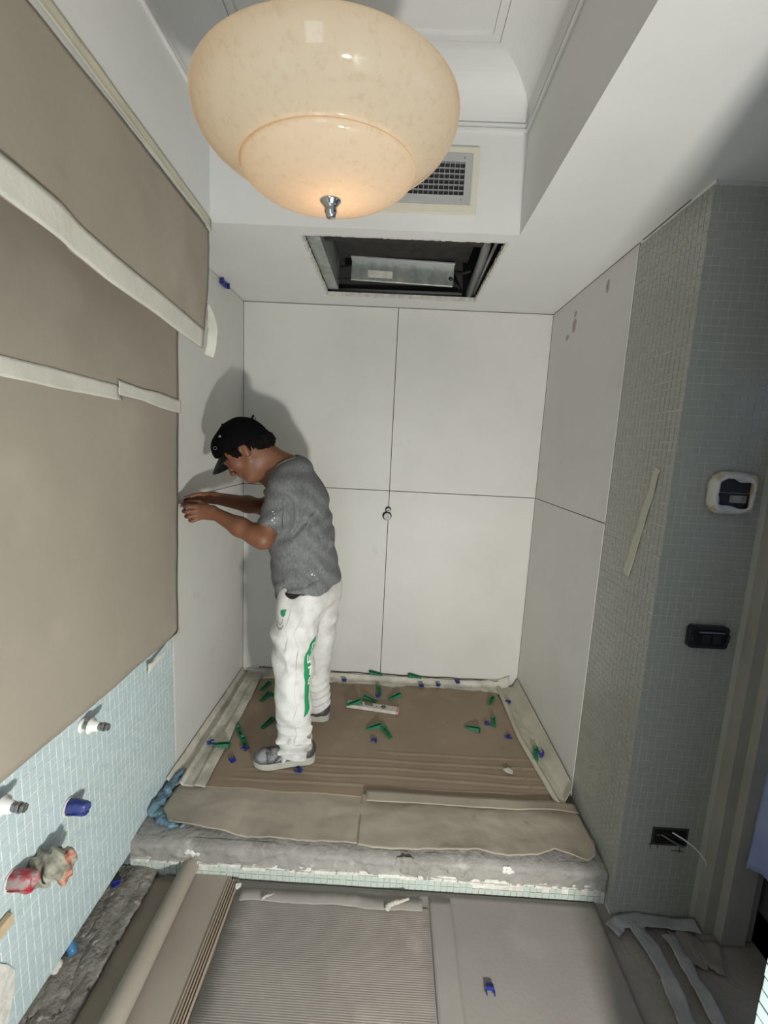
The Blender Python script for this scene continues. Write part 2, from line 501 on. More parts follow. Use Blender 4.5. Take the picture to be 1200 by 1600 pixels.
def tile_wall(parent, fn, a_rng, b_rng, m, near, key, nmax=300, skip=None, jit=0.0006, pit=PIT):
    """mosaic: pieces nearest to `near` become parts, the others one 'stuff' part. fn(a,b,d)->xyz"""
    cells = []
    na = int((a_rng[1] - a_rng[0]) / pit); nb = int((b_rng[1] - b_rng[0]) / pit)
    for i in range(na):
        for j in range(nb):
            a = a_rng[0] + i * pit; bb = b_rng[0] + j * pit
            if skip and skip(a + pit / 2, bb + pit / 2): continue
            c = Vector(fn(a + pit / 2, bb + pit / 2, 0))
            cells.append(((c - Vector(near)).length, a + pit / 2, bb + pit / 2))
    cells.sort()
    w = (pit - GAP) / 2; t = 0.0010; e = 0.0006
    o0 = Vector(fn(0, 0, 0)); A = Vector(fn(1, 0, 0)) - o0; B = Vector(fn(0, 1, 0)) - o0; D = Vector(fn(0, 0, 1)) - o0
    def tv(ja, jb, jd):
        s = []
        for (k, d) in ((w, 0), (w, t - e * 0.6), (w - e, t)):
            for sa, sb in ((-1, -1), (1, -1), (1, 1), (-1, 1)):
                s.append(A * (sa * k + ja) + B * (sb * k + jb) + D * (d + jd))
        return s
    TF = [(0, 1, 5, 4), (1, 2, 6, 5), (2, 3, 7, 6), (3, 0, 4, 7), (4, 5, 9, 8), (5, 6, 10, 9), (6, 7, 11, 10), (7, 4, 8, 11), (8, 9, 10, 11)]
    if A.cross(B).dot(D) < 0: TF = [f[::-1] for f in TF]
    me = mesh('tile_' + key, tv(0, 0, 0), TF); me.materials.append(m)
    for _, a, bb in cells[:nmax]:
        o = bpy.data.objects.new('tile', me); COL.objects.link(o); o.parent = parent
        o.location = Vector(fn(a + rng.uniform(-jit, jit), bb + rng.uniform(-jit, jit), rng.uniform(0, 0.0004)))
    rest = cells[nmax:]
    if rest:
        g = G()
        for _, a, bb in rest:
            c = Vector(fn(a, bb, 0))
            g.add([c + v for v in tv(rng.uniform(-jit, jit), rng.uniform(-jit, jit), rng.uniform(0, 0.0004))], TF)
        tag(g.build('mosaic_tiles', m, parent, fix=False), kind='stuff')


# --- back wall with four large panels
wb = structure('wall_back', G().box((-0.2, 0.01, -0.3), (W + 0.2, 0.12, 2.75)), joint_m)
fb = lambda a, b, d: (a, 0.010 - d, b)
jt = 0.0017
slab_poly('panel', fb, -0.0012, 0.856 - jt, 0.004, 1.187 - jt, panel_m, wb)
slab_poly('panel', fb, 0.856 + jt, W - 0.0003, 0.004, 1.187 - jt, panel_m, wb)
slab_poly('panel', fb, -0.0012, 0.856 - jt, 1.187 + jt, H - 0.004, panel_m, wb)
slab_poly('panel', fb, 0.856 + jt, W - 0.0003, 1.187 + jt, H - 0.004, panel_m, wb)

# --- left wall: masonry, mosaic, panels of the niche
g = G(); g.box((-0.14, -3.8, -0.045), (-0.002, YP - 0.004, 2.75)); g.box((-0.14, YP - 0.004, -0.3), (-0.010, 0.12, 2.75))
g.box((-0.14, -3.8, -0.3), (-0.095, YP, -0.045))
wl = structure('wall_left', g, grout_m)
g = G().box((-0.010, YP, 0.0), (-0.0095, 0.01, H)); g.build('joint_backing', joint_m, wl)
fl = lambda a, b, d: (-0.0095 + d, a, b)
slab_poly('panel', fl, YP, -0.0004, 0.002, 1.187 - jt, panel_m, wl)
slab_poly('panel', fl, YP, -0.0004, 1.187 + jt, H - 0.004, panel_m, wl)
tile_wall(wl, lambda a, b, d: (-0.002 + d, a, b), (YP - 0.006 - 60 * PIT, YP - 0.005), (-0.045, 0.70), tile_m, (0.0, -1.80, 0.30), 'left')

# --- right wall: two panels, mosaic, return wall facing the room
wr = structure('wall_right', G().box((W + 0.004, YE + 0.0015, -0.3), (W + 0.14, 0.12, 2.75)), grout_m)
fr = lambda a, b, d: (W + 0.008 - d, a, b)
slab_poly('panel', fr, YP, -0.0004, 0.002, 1.187 - jt, panel_r, wr, th=0.008)
slab_poly('panel', fr, YP, -0.0004, 1.187 + jt, H - 0.004, panel_r, wr, th=0.008)
G().box((W + 0.0035, YP - 0.003, 0), (W + 0.006, -0.001, H)).build('joint_backing', joint_m, wr)
tile_wall(wr, lambda a, b, d: (W + 0.003 - d, a, b), (YE + 0.0006, YP - 0.003), (-0.125, H), tile_r, (W, YE, 1.2), 'right', pit=(YP - 0.0045 - YE) / 16)

wt = structure('wall_return', G().box((W + 0.0045, YE, -0.3), (XR + 0.4, YE + 0.12, 2.75)), mat('grey_grout', (0.50, 0.52, 0.48), 0.8))
ret_fn = lambda a, b, d: (a, YE - d, b)
def skip_ret(a, b): return 1.807 < a < 1.925 and 0.160 < b < 0.222
tile_wall(wt, ret_fn, (W + 0.0004, XR), (-0.128, H), tile_r, (1.85, YE, 0.95), 'return', skip=skip_ret)

# --- near pier at the right edge of the frame (tiled on its left face)
wp = structure('wall_pier', G().box((1.466, -3.8, -0.3), (3.1, -2.0, 2.75)), grout_m)
tile_wall(wp, lambda a, b, d: (1.464 - d, a, b), (-2.0 - 30 * PIT, -2.0), (-0.125, 2.19), tile_m, (1.464, -2.0, 0.65), 'pier', nmax=160)

# --- walls behind the camera
g = G(); g.box((-0.14, -3.9, -0.3), (0.38, -3.75, 2.75)); g.box((1.02, -3.9, -0.3), (1.5, -3.75, 2.75)); g.box((0.38, -3.9, 1.95), (1.02, -3.75, 2.75))
structure('wall_front', g, paint_m)
structure('wall_side', G().box((3.0, -2.1, -0.3), (3.1, YE + 0.1, 2.75)), paint_m)

# --- ceiling: lower plane with the tray and the service opening cut out
OX0, OX1, OY0, OY1 = 0.487, 1.248, -0.812, -0.148
g = G(); CT = 0.016
def cbox(x0, y0, x1, y1): g.box((x0, y0, H), (x1, y1, H + CT))
cbox(-0.02, TY1, OX0, 0.02); cbox(OX1, TY1, W + 0.02, 0.02); cbox(OX0, TY1, OX1, OY0); cbox(OX0, OY1, OX1, 0.02)
cbox(-0.02, -3.8, TX0, TY1); cbox(TX1, -3.8, 3.05, TY1); cbox(W - 0.02 + 0.02, TY1, 3.05, YE + 0.1); cbox(TX0, -3.8, TX1, TY0)
ceil = structure('ceiling', g, paint_m)
# chipped plasterboard rim of the opening
g = G()
for k in range(60):
    t = k / 60
    x = OX0 + (OX1 - OX0) * t
    for yy, s in ((OY1, 1), (OY0, -1)):
        g.box((x, yy - 0.006 * s - 0.003 - 0.002 * rng.random(), H - 0.0015 - 0.002 * rng.random()), (x + 0.0135, yy + 0.004, H + CT))
    y = OY0 + (OY1 - OY0) * t
    for xx in (OX0, OX1):
        w_ = 0.003 + 0.004 * rng.random()
        g.box((xx - w_, y, H - 0.001 - 0.002 * rng.random()), (xx + w_, y + 0.0115, H + CT))
tag(g.build('opening_edge', plaster_m, ceil), kind='stuff')
G().box((OX0 - 0.03, OY1 + 0.0, H - 0.003), (OX1 - 0.19, OY1 + 0.05, H)).build('plasterboard_strip', paint_m, ceil)

# tray: four faces, mouldings, coved quarter rounds, flat centre
R_ = 0.14
g = G()
g.box((TX0 - 0.015, TY1, H + CT), (TX1 + 0.015, TY1 + 0.016, ZM + 0.03))
structure('trim_1', g, paint_m)
structure('trim_2', G().box((TX1, TY0, H + CT), (TX1 + 0.016, TY1 + 0.0, ZM + 0.03)), paint_m)
structure('trim_3', G().box((TX0 - 0.016, TY0, H + CT), (TX0, TY1, ZM + 0.03)), paint_m)
structure('trim_4', G().box((TX0, TY0 - 0.016, H + CT), (TX1, TY0, ZM + 0.03)), paint_m)
g = G(); nseg = 16
rings = []
for i in range(nseg + 1):
    a = math.pi / 2 * i / nseg
    off = R_ * (1 - math.cos(a)); z = ZM + 0.02 + R_ * math.sin(a)
    rings.append([(TX0 + off, TY0 + off, z), (TX1 - off, TY0 + off, z), (TX1 - off, TY1 - off, z), (TX0 + off, TY1 - off, z)])
V = [p for r in rings for p in r]; F = []
for i in range(nseg):
    for k in range(4):
        F.append((i * 4 + k, i * 4 + (k + 1) % 4, (i + 1) * 4 + (k + 1) % 4, (i + 1) * 4 + k))
V += [(p[0], p[1], p[2] + 0.10) for p in rings[0]] + [(p[0], p[1], p[2] + 0.02) for p in rings[-1]]
F.append((nseg * 4, nseg * 4 + 1, nseg * 4 + 2, nseg * 4 + 3))
cove = structure('ceiling_cove', g.add(V, F), paint_m, fix=False)
structure('ceiling_upper', G().box((TX0 - 0.1, TY0 - 0.1, 2.72), (TX1 + 0.1, 0.1, 2.8)), paint_m)


def moulding(z, inset, hgt, out, name):
    """rectangular ring moulding with two beads"""
    g = G()
    x0, x1, y0, y1 = TX0 + inset, TX1 - inset, TY0 + inset, TY1 - inset
    def ring(dx, za, zb):
        g.box((x0, y1 - dx, za), (x1, y1, zb)); g.box((x0, y0, za), (x1, y0 + dx, zb))
        g.box((x0, y0 + dx, za), (x0 + dx, y1 - dx, zb)); g.box((x1 - dx, y0 + dx, za), (x1, y1 - dx, zb))
    ring(out, z, z + hgt * 0.34); ring(out * 0.45, z + hgt * 0.34, z + hgt * 0.66); ring(out, z + hgt * 0.66, z + hgt)
    return structure(name, g, paint_m)


moulding(ZM, 0.0, 0.022, 0.011, 'trim_5')
# upper picture-frame moulding on the flat centre
g = G(); i0 = R_ - 0.006; zz = ZM + 0.02 + R_
for (dx, w_, hh) in ((0.0, 0.009, 0.010), (0.010, 0.016, 0.004), (0.027, 0.008, 0.009)):
    x0, x1, y0, y1 = TX0 + i0 + dx, TX1 - i0 - dx, TY0 + i0 + dx, TY1 - i0 - dx
    g.box((x0, y1 - w_, zz - hh), (x1, y1, zz + 0.002)); g.box((x0, y0, zz - hh), (x1, y0 + w_, zz + 0.002))
    g.box((x0, y0 + w_, zz - hh), (x0 + w_, y1 - w_, zz + 0.002)); g.box((x1 - w_, y0 + w_, zz - hh), (x1, y1 - w_, zz + 0.002))
structure('trim_6', g, paint_m)

# void above the service opening
g = G()
g.box((OX0 - 0.06, OY0 - 0.03, H + CT), (OX0 - 0.045, OY1 + 0.06, 2.66)); g.box((OX1 + 0.06, OY0 - 0.03, H + CT), (OX1 + 0.075, OY1 + 0.06, 2.66))
g.box((OX0 - 0.06, OY1 + 0.09, H + CT), (OX1 + 0.07, OY1 + 0.10, 2.66)); g.box((OX0 - 0.06, OY0 - 0.035, 2.62), (OX1 + 0.07, OY1 + 0.1, 2.66))
structure('ceiling_void', g, dark_m)

# --- floors: niche platform (screed) and lower floor
def plat_top(u, v):
    x = -0.004 + u * (W + 0.004); y = YS + v * (0.01 - YS)
    z = -0.002 + 0.006 * fbm(x * 9, y * 9) * (0.3 + 0.7 * max(0, 1 - (y - YS) / 0.12))
    if v == 0: y += 0.004 * fbm(x * 20, 1.0)
    edge = max(0, 1 - (y - YS) / 0.03)
    z -= edge * (0.012 + 0.01 * fbm(x * 14, 3.3))
    return (x, y, z)
g = sheet(plat_top, 150, 60, 0.02)
fl1 = structure('floor_platform', g, conc_m, smooth=True)
g = G().box((-0.004, YS + 0.012, -0.3), (W + 0.02, 0.02, -0.014)); g.build('screed_body', conc_m, fl1)
# rough concrete lip above the riser mosaic
V = []; F = []; nx, nz = 170, 8
for i in range(nx + 1):
    for j in range(nz + 1):
        x = -0.004 + (W + 0.002) * i / nx; z = -0.075 + 0.068 * j / nz
        d = 0.010 * fbm(x * 12, z * 30, 5) + 0.008 * fbm(x * 40, z * 60, 2) + 0.006
        d = max(-0.008, d) * (1 if j < nz else 0.4)
        y = YS - d
        V.append((x, y, z))
V = [V[i * (nz + 1) + j] if j <= nz else (V[i * (nz + 1) + nz][0], YS + 0.028, -0.0045) for i in range(nx + 1) for j in range(nz + 2)]
nz += 1
for i in range(nx):
    for j in range(nz):
        F.append((i * (nz + 1) + j, (i + 1) * (nz + 1) + j, (i + 1) * (nz + 1) + j + 1, i * (nz + 1) + j + 1))
G().add(V, F).build('broken_edge', conc_m, fl1, smooth=True, fix=False)
# riser with its mosaic (lower complete course, broken upper course)
riser = structure('trim_7', G().box((-0.004, YS - 0.004, ZF - 0.02), (W, YS + 0.02, -0.066)), plaster_m)
fs = lambda a, b, d: (a, YS - 0.006 - d, b)
tile_wall(riser, fs, (0.006, W - 0.004), (ZF + 0.004, ZF + 0.004 + 2 * PIT + 0.001), tile_s, (0.85, YS, -0.1), 'step', nmax=300,
          skip=lambda a, b: (b > ZF + 0.03 and (fbm(a * 3.1, 4.4) > 0.3 or a > 0.9 and rng.random() < .08)))
g = G()
x = 0.0
while x < W - 0.02:      # chalky mortar remains over the tiles
    l = rng.uniform(0.02, 0.09)
    if rng.random() < 0.8:
        n = 5
        z0 = -0.080 + rng.uniform(-0.006, 0.003); zt = z0 + rng.uniform(0.006, 0.014)
        g.box((x, YS - 0.009 - rng.random() * 0.004, z0), (x + l, YS + 0.002, zt), Matrix.Rotation(rng.uniform(-.05, .05), 3, 'Y'))
    x += l + rng.uniform(0, 0.01)
tag(g.build('mortar_remains', plaster_m, riser), kind='stuff')

g = G().box((-0.14, -3.9, ZF - 0.06), (3.1, YS + 0.02, ZF - 0.004)); g.box((W, YS, ZF - 0.06), (3.1, YE + 0.1, ZF - 0.004))
structure('floor', g, mat('dusty_concrete_floor', (0.34, 0.32, 0.29), 0.95, (0.25, 0.235, 0.21), 6, (0.35, 0.7), 0.3, 60))

# rubble trench along the foot of the left wall
def trench(u, v):
    y = -3.0 + u * (YS - 0.0 + 3.0); x = -0.092 + v * 0.19
    z = ZF + 0.012 + 0.010 * fbm(x * 14, y * 9, 1) + 0.0022 * fbm(x * 50, y * 50, 7) - 0.006 * v
    return (x, y, z)
tag(sheet(trench, 330, 36, 0.02).build('rubble_strip', rubble_m, None, smooth=True), 'strip of grey mortar rubble in the chased gap below the left mosaic', 'rubble', kind='stuff')
cnt = 0
for k in range(46):
    y = rng.uniform(-1.95, -1.20); x = rng.uniform(-0.05, 0.085)
    s = rng.uniform(0.003, 0.008) if k > 6 else rng.uniform(0.007, 0.011)
    g = G(); bm = bmesh.new(); bmesh.ops.create_icosphere(bm, subdivisions=1, radius=s)
    for v in bm.verts: v.co *= rng.uniform(0.7, 1.15)
    me = bpy.data.meshes.new('mortar_chip'); bm.to_mesh(me); bm.free()
    o = link('mortar_chip', me, plaster_m if k % 3 == 0 else conc_m)
    o.location = (x, y, ZF + 0.014 + s * 0.3 - (x + 0.1) * 0.03)
    tag(o, 'small mortar crumb lying in the rubble under the left wall', 'rubble', 'mortar crumbs in the gap under the left mosaic')

# ================================================================== COVERINGS ON THE LEFT WALL
def lower_sheet(u, v):          # v up, u along the wall towards the niche
    yr = interp([(0.63, -0.835), (1.54, -0.798), (2.1, -0.775)], 0.0 + 0.635 + v * 1.5)
    y = -3.2 + u * (yr + 3.2)
    z = 0.635 + v * 1.5
    if v == 0: z += 0.004 * fbm(y * 5, 0) + 0.01 * min(0, y + 1.3) * 0
    x = 0.011 + 0.006 * fbm(y * 1.7, z * 1.3, 4) + 0.0015 * fbm(y * 9, z * 9)
    return (max(0.004, x), y, z)
o = sheet(lambda u, v: lower_sheet(1 - u, v), 90, 60, 0.0012).build('masking_paper', card_m, None, smooth=True)
tag(o, 'large lower sheet of beige masking paper taped over the left wall mosaic', 'masking paper')


def z_low(y): return interp([(-3.2, 1.96), (-1.751, 1.832), (-1.637, 1.825), (-1.485, 1.803), (-1.266, 1.786), (-0.93, 1.752)], y)
def upper_sheet(u, v):
    ye = interp([(0, -0.945), (0.2, -0.925), (0.55, -0.90), (1.0, -0.885)], v) + 0.004 * fbm(v * 9, 2.0)
    y = -3.2 + u * (ye + 3.2)
    zt = interp([(-3.2, 2.23), (-1.656, 2.195), (-0.885, 2.165)], y) + 0.003 * fbm(y * 7, 1.0)
    z0 = z_low(y); z = z0 + v * (zt - z0)
    x = 0.181 + 0.005 * fbm(y * 2, z * 2, 9) + 0.0015 * fbm(y * 11, z * 11) - 0.012 * (1 - v) ** 2 * (1 if y > -1.6 else 0.3)
    return (x, y, z)
o = sheet(lambda u, v: upper_sheet(1 - u, v), 110, 40, 0.0015).build('masking_paper', card_m, None, smooth=True)
tag(o, 'upper hanging sheet of beige masking paper under the white ceiling edge at left', 'masking paper')


def strip(name, label, path, width, m, th=0.0006, up=Vector((0, 0, 1)), nrm=None, wob=0.0, n=40, cat='tape', torn=0.0):
    """tape: ribbon along path; `up` is the width direction"""
    P = [Vector(p) for p in path]
    L_ = [0]
    for a, b in zip(P, P[1:]): L_.append(L_[-1] + (b - a).length)
    def at(t):
        s = t * L_[-1]
        for i in range(len(P) - 1):
            if s <= L_[i + 1] + 1e-9: return P[i].lerp(P[i + 1], (s - L_[i]) / (L_[i + 1] - L_[i]))
        return P[-1]
    sd = rng.random() * 50
    def fn(u, v):
        p = at(u); w_ = width * (1 + torn * fbm(u * 9, sd))
        q = p + up * ((v - 0.5) * w_)
        if nrm is not None: q = q + Vector(nrm) * (wob * abs(fbm(u * 5 * L_[-1] * 6, v * 2, sd)))
        if u in (0, 1): q = q + (P[1] - P[0]).normalized() * (torn * 0.5 * width * fbm(v * 3, sd + u) * 1.5)
        return q
    g = sheet(fn, n, 6, th)
    return tag(g.build(name, m, None, smooth=True), label, cat)


TH = 0.029
pth = [upper_sheet(k / 40, 0.0) for k in range(3, 41)]
pth = [(p[0] + 0.004, p[1], p[2] + TH) for p in pth]
def tape_up(u, v):
    n = len(pth) - 1; i = min(int(u * n), n - 1); t = u * n - i
    p = Vector(pth[i]).lerp(Vector(pth[i + 1]), t)
    return (p.x + 0.0015 + 0.007 * v + 0.001 * fbm(p.y * 9, v * 3), p.y, p.z + (v - 0.5) * (0.064 + 0.006 * fbm(p.y * 4, 8)) + 0.002)
tag(sheet(lambda u, v: tape_up(1 - u, v), 80, 6, 0.0006).build('paper_tape', tape_m, None, smooth=True),
    'long slanting white paper tape along the bottom edge of the upper masking sheet', 'tape')
def tape_mid(y0, y1, za, zb, ex, name, lab):
    def fn(u, v):
        y = y1 + u * (y0 - y1); zc = za + (zb - za) * (1 - u)
        w_ = 0.046 + 0.010 * fbm(y * 4, 3.0)
        z = zc + (v - .5) * w_
        l = lower_sheet(0.5 + 0.5 * (y + 3.2) / 2.4, 0.5)
        x = 0.011 + 0.006 * fbm(y * 1.7, z * 1.3, 4) + 0.0015 * fbm(y * 9, z * 9)
        x = max(0.004, x) + 0.0028 + ex + 0.0012 * fbm(y * 16, v * 4)
        return (x, y + 0.004 * fbm(v * 5, y1), z)
    tag(sheet(fn, 60, 6, 0.0006).build(name, tape_m, None, smooth=True), lab, 'tape')
tape_mid(-3.2, -1.165, 1.605, 1.566, 0.0, 'paper_tape', 'horizontal paper tape across the lower masking sheet, the longer left piece')
tape_mid(-1.185, -0.793, 1.582, 1.556, 0.004, 'paper_tape', 'short right piece of paper tape on the lower masking sheet, ending at the sheet edge')
# tape along the top edge of the upper sheet
def top_tape(u, v):
    y = -3.2 + (1 - u) * (3.2 - 0.882); zt = interp([(-3.2, 2.26), (-1.6, 2.225), (-0.88, 2.185)], y)
    return (0.1805 + 0.004 + 0.0015 * fbm(y * 9, v * 2, 2) + 0.002 * (v < .3), y, zt + (v - 0.5) * (0.036 + 0.005 * fbm(y * 5, 1)))
tag(sheet(top_tape, 90, 6, 0.0006).build('masking_tape', mat('cream_masking_tape', (0.60, 0.58, 0.46), 0.7, (0.52, 0.50, 0.39), 8, bump=0.1), None, smooth=True),
    'cream masking tape line between upper masking sheet and white ceiling edge', 'tape')
# dangling tape end at the corner of the upper sheet
def dang(u, v):
    p = [Vector((0.178, -0.915, 1.925)), Vector((0.187, -0.905, 1.88)), Vector((0.196, -0.90, 1.83)), Vector((0.190, -0.90, 1.785)), Vector((0.176, -0.90, 1.738))]
    i = min(int(u * 4), 3); q = p[i].lerp(p[i + 1], u * 4 - i)
    w_ = 0.004 + 0.028 * min(1, u * 3)
    return q + Vector((w_ * (v - .5), 0.010 * (v - .5) + 0.004 * math.sin(u * 8), -0.010 * (v - .5) * u))
tag(sheet(dang, 24, 5, 0.0006).build('loose_tape_end', tape_m, None, smooth=True), 'loose curled white tape end dangling at the corner of the upper sheet', 'tape')
def dang2(u, v):
    return (0.184 + 0.010 * (v - .5), -0.914 + 0.002 * math.sin(u * 5), 1.915 - u * 0.082)
tag(sheet(dang2, 10, 3, 0.0006).build('folded_tape_end', tape_m, None, smooth=True), 'narrow folded tape strip on the right edge of the upper sheet', 'tape')
# torn paper flap under the lower sheet
def flap(u, v):
    y = -1.075 + u * 0.235; z = interp([(0, 0.598), (0.45, 0.618), (1, 0.648)], u)
    w_ = interp([(0, 0.045), (0.15, 0.02), (0.5, 0.010), (0.9, 0.012), (1, 0.024)], u)
    return (0.018 + 0.012 * math.sin(u * 3.1), y, z + (v - .5) * w_ - 0.004 * (u < .15))
tag(sheet(lambda u, v: flap(1 - u, v), 30, 4, 0.0006).build('torn_tape_flap', tape_m, None, smooth=True), 'torn white tape flap curling from bottom right corner of the lower sheet', 'tape')

# ================================================================== THINGS ON THE LEFT WALL
def along_x(pos):
    return Matrix.Translation(pos) @ Matrix.Rotation(math.pi / 2, 4, 'Y')


def pipe_stub(y, z, lab):
    t = thing('wall_pipe_fitting', lab, 'pipe fitting', (0.0, y, z))
    Mx = Matrix.Rotation(math.pi / 2, 4, 'Y')
    G().lathe([(0.0, 0.0), (0.021, 0.0), (0.021, 0.004), (0.012, 0.005), (0.0, 0.0055)], 20, Mx).build('wall_sleeve', whitep_m, t, True)
    G().lathe([(0.0095, 0.002), (0.0095, 0.05)], 16, Mx).build('threaded_rod', steel_m, t, True)
    G().lathe([(0.0095, 0.026), (0.023, 0.026), (0.0235, 0.029), (0.016, 0.033), (0.013, 0.050), (0.0095, 0.051)], 22, Mx).build('white_flange', whitep_m, t, True)
    for x0, r in ((0.052, 0.0115), (0.0615, 0.0125), (0.072, 0.0105)):
        poly = [(math.cos(k * math.pi / 3) * r, math.sin(k * math.pi / 3) * r) for k in range(6)]
        G().prism(poly, lambda u, v, d: (d, u, v), x0, x0 + 0.0075).build('nut', steel_m, t, bevel=0.0008)
    return t


pipe_stub(-1.395, 0.590, 'white flanged pipe fitting with grey nuts near the paper edge, the right-hand one')
pipe_stub(-1.690, 0.592, 'white flanged pipe fitting with grey nuts cut by the left edge of the photo')

# blue capped stub
def cap_cover(name, lab, y, z, m, r0=0.023, r1=0.016, ln=0.055):
    t = thing(name, lab, 'pipe cover', (0.0, y, z))
    Mx = Matrix.Rotation(math.pi / 2, 4, 'Y')
    prof = [(r0 * 0.9, 0.0), (r0, 0.002), (r0 * 0.96, ln * 0.4), (r1 * 1.25, ln * 0.8), (r1, ln), (r1 * 0.72, ln + 0.001), (r1 * 0.7, ln * 0.7), (0.0, ln * 0.69)]
    V = []; F = []; n = 26
    for r, zz in prof:
        for k in range(n):
            a = 2 * math.pi * k / n; rr = r * (1 + 0.14 * math.sin(3 * a + zz * 60) * (zz / ln) + 0.05 * math.sin(7 * a))
            V.append(Mx @ Vector((rr * math.cos(a), rr * math.sin(a) * 0.85, zz)))
    for i in range(len(prof) - 1):
        for k in range(n): F.append((i * n + k, i * n + (k + 1) % n, (i + 1) * n + (k + 1) % n, (i + 1) * n + k))
    G().add(V, F).build('plastic_sleeve', m, t, True)
    G().lathe([(0.0, 0.0), (0.026, 0.0), (0.027, 0.0025), (0.022, 0.0035), (0.0, 0.004)], 20, Mx).build('mortar_ring', plaster_m, t, True)
    for k in range(4):
        a = k * 1.57 + .4
        p0 = Mx @ Vector((r0 * 1.0 * math.cos(a), r0 * .87 * math.sin(a), 0.004)); p1 = Mx @ Vector((r1 * 1.12 * math.cos(a), r1 * .95 * math.sin(a), ln * 0.97))
        G().tube([p0, (p0 + p1) / 2 * 1.0, p1], 0.0016, 6).build('rib', m, t, True)
    return t


cap_cover('blue_pipe_cover', 'blue plastic cover on a pipe stub in the left mosaic', -1.465, 0.385, blue_m)
cap_cover('red_pipe_cover', 'red plastic cover on a pipe stub beside the dirty rag', -1.655, 0.358, red_m, 0.025, 0.02, 0.055)
# rag tied over a second stub
rag = thing('rag_wrapped_stub', 'dirty white rag with orange stains wrapped on a pipe stub', 'rag', (0, -1.583, 0.325))
rag.scale = (1.18, 1.18, 1.18)
rag_m = mat('dirty_rag', (0.40, 0.38, 0.31), 0.9, (0.15, 0.145, 0.11), 38, (0.4, 0.65), 0.4, 60)
ragr_m = mat('orange_stained_rag', (0.36, 0.08, 0.04), 0.85, (0.45, 0.30, 0.22), 60, (0.45, 0.6), 0.4, 60)
dr = lambda X, Y, Z: 0.0035 * np.sin(160 * X + 90 * Z + 5 * np.sin(60 * Y)) + 0.003 * np.sin(110 * Z - 60 * Y + 1)
imesh('rag', [cone((0.0, 0, 0), (0.050, 0.0, 0.004), 0.027, 0.030, 0.01), ell((0.018, -0.008, -0.022), (0.022, 0.018, 0.020), 0.01), ell((0.045, 0.0, 0.014), (0.018, 0.022, 0.018), 0.01),
              half((0.002, 0, 0), (-1, 0, 0))], 0.0025, rag_m, rag, dr)
imesh('stained_edge', [cone((0.066, -0.010, -0.018), (0.070, 0.004, 0.020), 0.011, 0.012, 0.006), cone((0.066, 0.012, 0.018), (0.066, 0.014, -0.010), 0.008, 0.007, 0.006)], 0.0025, ragr_m, rag, dr)
G().tube([(0.036 + 0.0 * k, 0.031 * math.cos(k * .5), 0.034 * math.sin(k * .5)) for k in range(14)], 0.0016, 6).build('tie_string', blackp_m, rag, True)

# wooden batten and torn patches at the lower left edge
w_ = G().box((0.002, -1.86, 0.262), (0.016, -1.676, 0.292)); 
tag(w_.build('wooden_batten', wood_m, None, bevel=0.001), 'end of a pale wooden batten at the left photo edge', 'batten')
def patch(u, v):
    a = u * 2 * math.pi; r = v
    return (0.0025, -1.735 + r * 0.06 * math.cos(a) * (1 + .3 * fbm(math.cos(a) * 2, math.sin(a) * 2)), 0.10 + r * 0.105 * math.sin(a) * (1 + .25 * fbm(math.cos(a) * 2, 5)))
tag(sheet(patch, 30, 4, 0.0018).build('mortar_patch', plaster_m, None), 'pale mortar patch on the lower left mosaic', 'mortar patch')

# blue pipe piece and plastic below the wall
G_ = G().tube([(-0.045, -1.455, -0.050), (-0.030, -1.462, -0.068), (-0.012, -1.472, -0.088), (-0.004, -1.478, -0.098)], [0.012, 0.013, 0.013, 0.012], 14)
tag(G_.build('blue_conduit', mat('blue_conduit_plastic', (0.05, 0.17, 0.33), 0.4), None, True), 'blue conduit end poking out below the left mosaic', 'conduit')
imesh_obj = imesh('white_plaster_lump', [ell((-0.035, -1.510, -0.100), (0.018, 0.022, 0.016), 0.01), ell((-0.022, -1.520, -0.106), (0.012, 0.012, 0.01), 0.01)], 0.003, plaster_m, None,
                  lambda X, Y, Z: 0.0015 * np.sin(300 * X + 210 * Z) + 0.0015 * np.sin(260 * Y))
tag(imesh_obj, 'whitish plaster lump beside the blue conduit end', 'plaster lump')

# ================================================================== PENDANT LAMP
LC = Vector((0.709, -1.579, 2.086))
lamp = thing('pendant_lamp', 'large lit opal glass pendant bowl with chrome finial', 'lamp', LC, (math.radians(3.8), math.radians(-2.5), 0))
R0 = 0.236
prof = [(0.055, 0.150), (0.075, 0.148), (0.11, 0.140), (0.15, 0.122), (0.185, 0.098), (0.212, 0.068), (0.229, 0.034), (0.236, 0.0), (0.234, -0.030), (0.226, -0.058), (0.211, -0.084),
        (0.192, -0.104), (0.172, -0.120), (0.158, -0.130), (0.151, -0.1345), (0.150, -0.137), (0.153, -0.140), (0.1525, -0.147), (0.146, -0.160), (0.131, -0.177), (0.108, -0.192), (0.08, -0.202), (0.05, -0.2085), (0.02, -0.211), (0.004, -0.2115)]
def smooth_prof(p, it=2):
    for _ in range(it):
        q = [p[0]]
        for a, b in zip(p, p[1:]):
            q.append((a[0] * .75 + b[0] * .25, a[1] * .75 + b[1] * .25)); q.append((a[0] * .25 + b[0] * .75, a[1] * .25 + b[1] * .75))
        q.append(p[-1]); p = q
    return p
prof = [(r * (1.1 if z > -0.132 else 1.143), z * (0.08 if z > 0 else 0.701)) for r, z in prof]
G().lathe(smooth_prof(prof), 96).build('glass_shade', opal_m, lamp, True, fix=False)
FZ = 0.0632
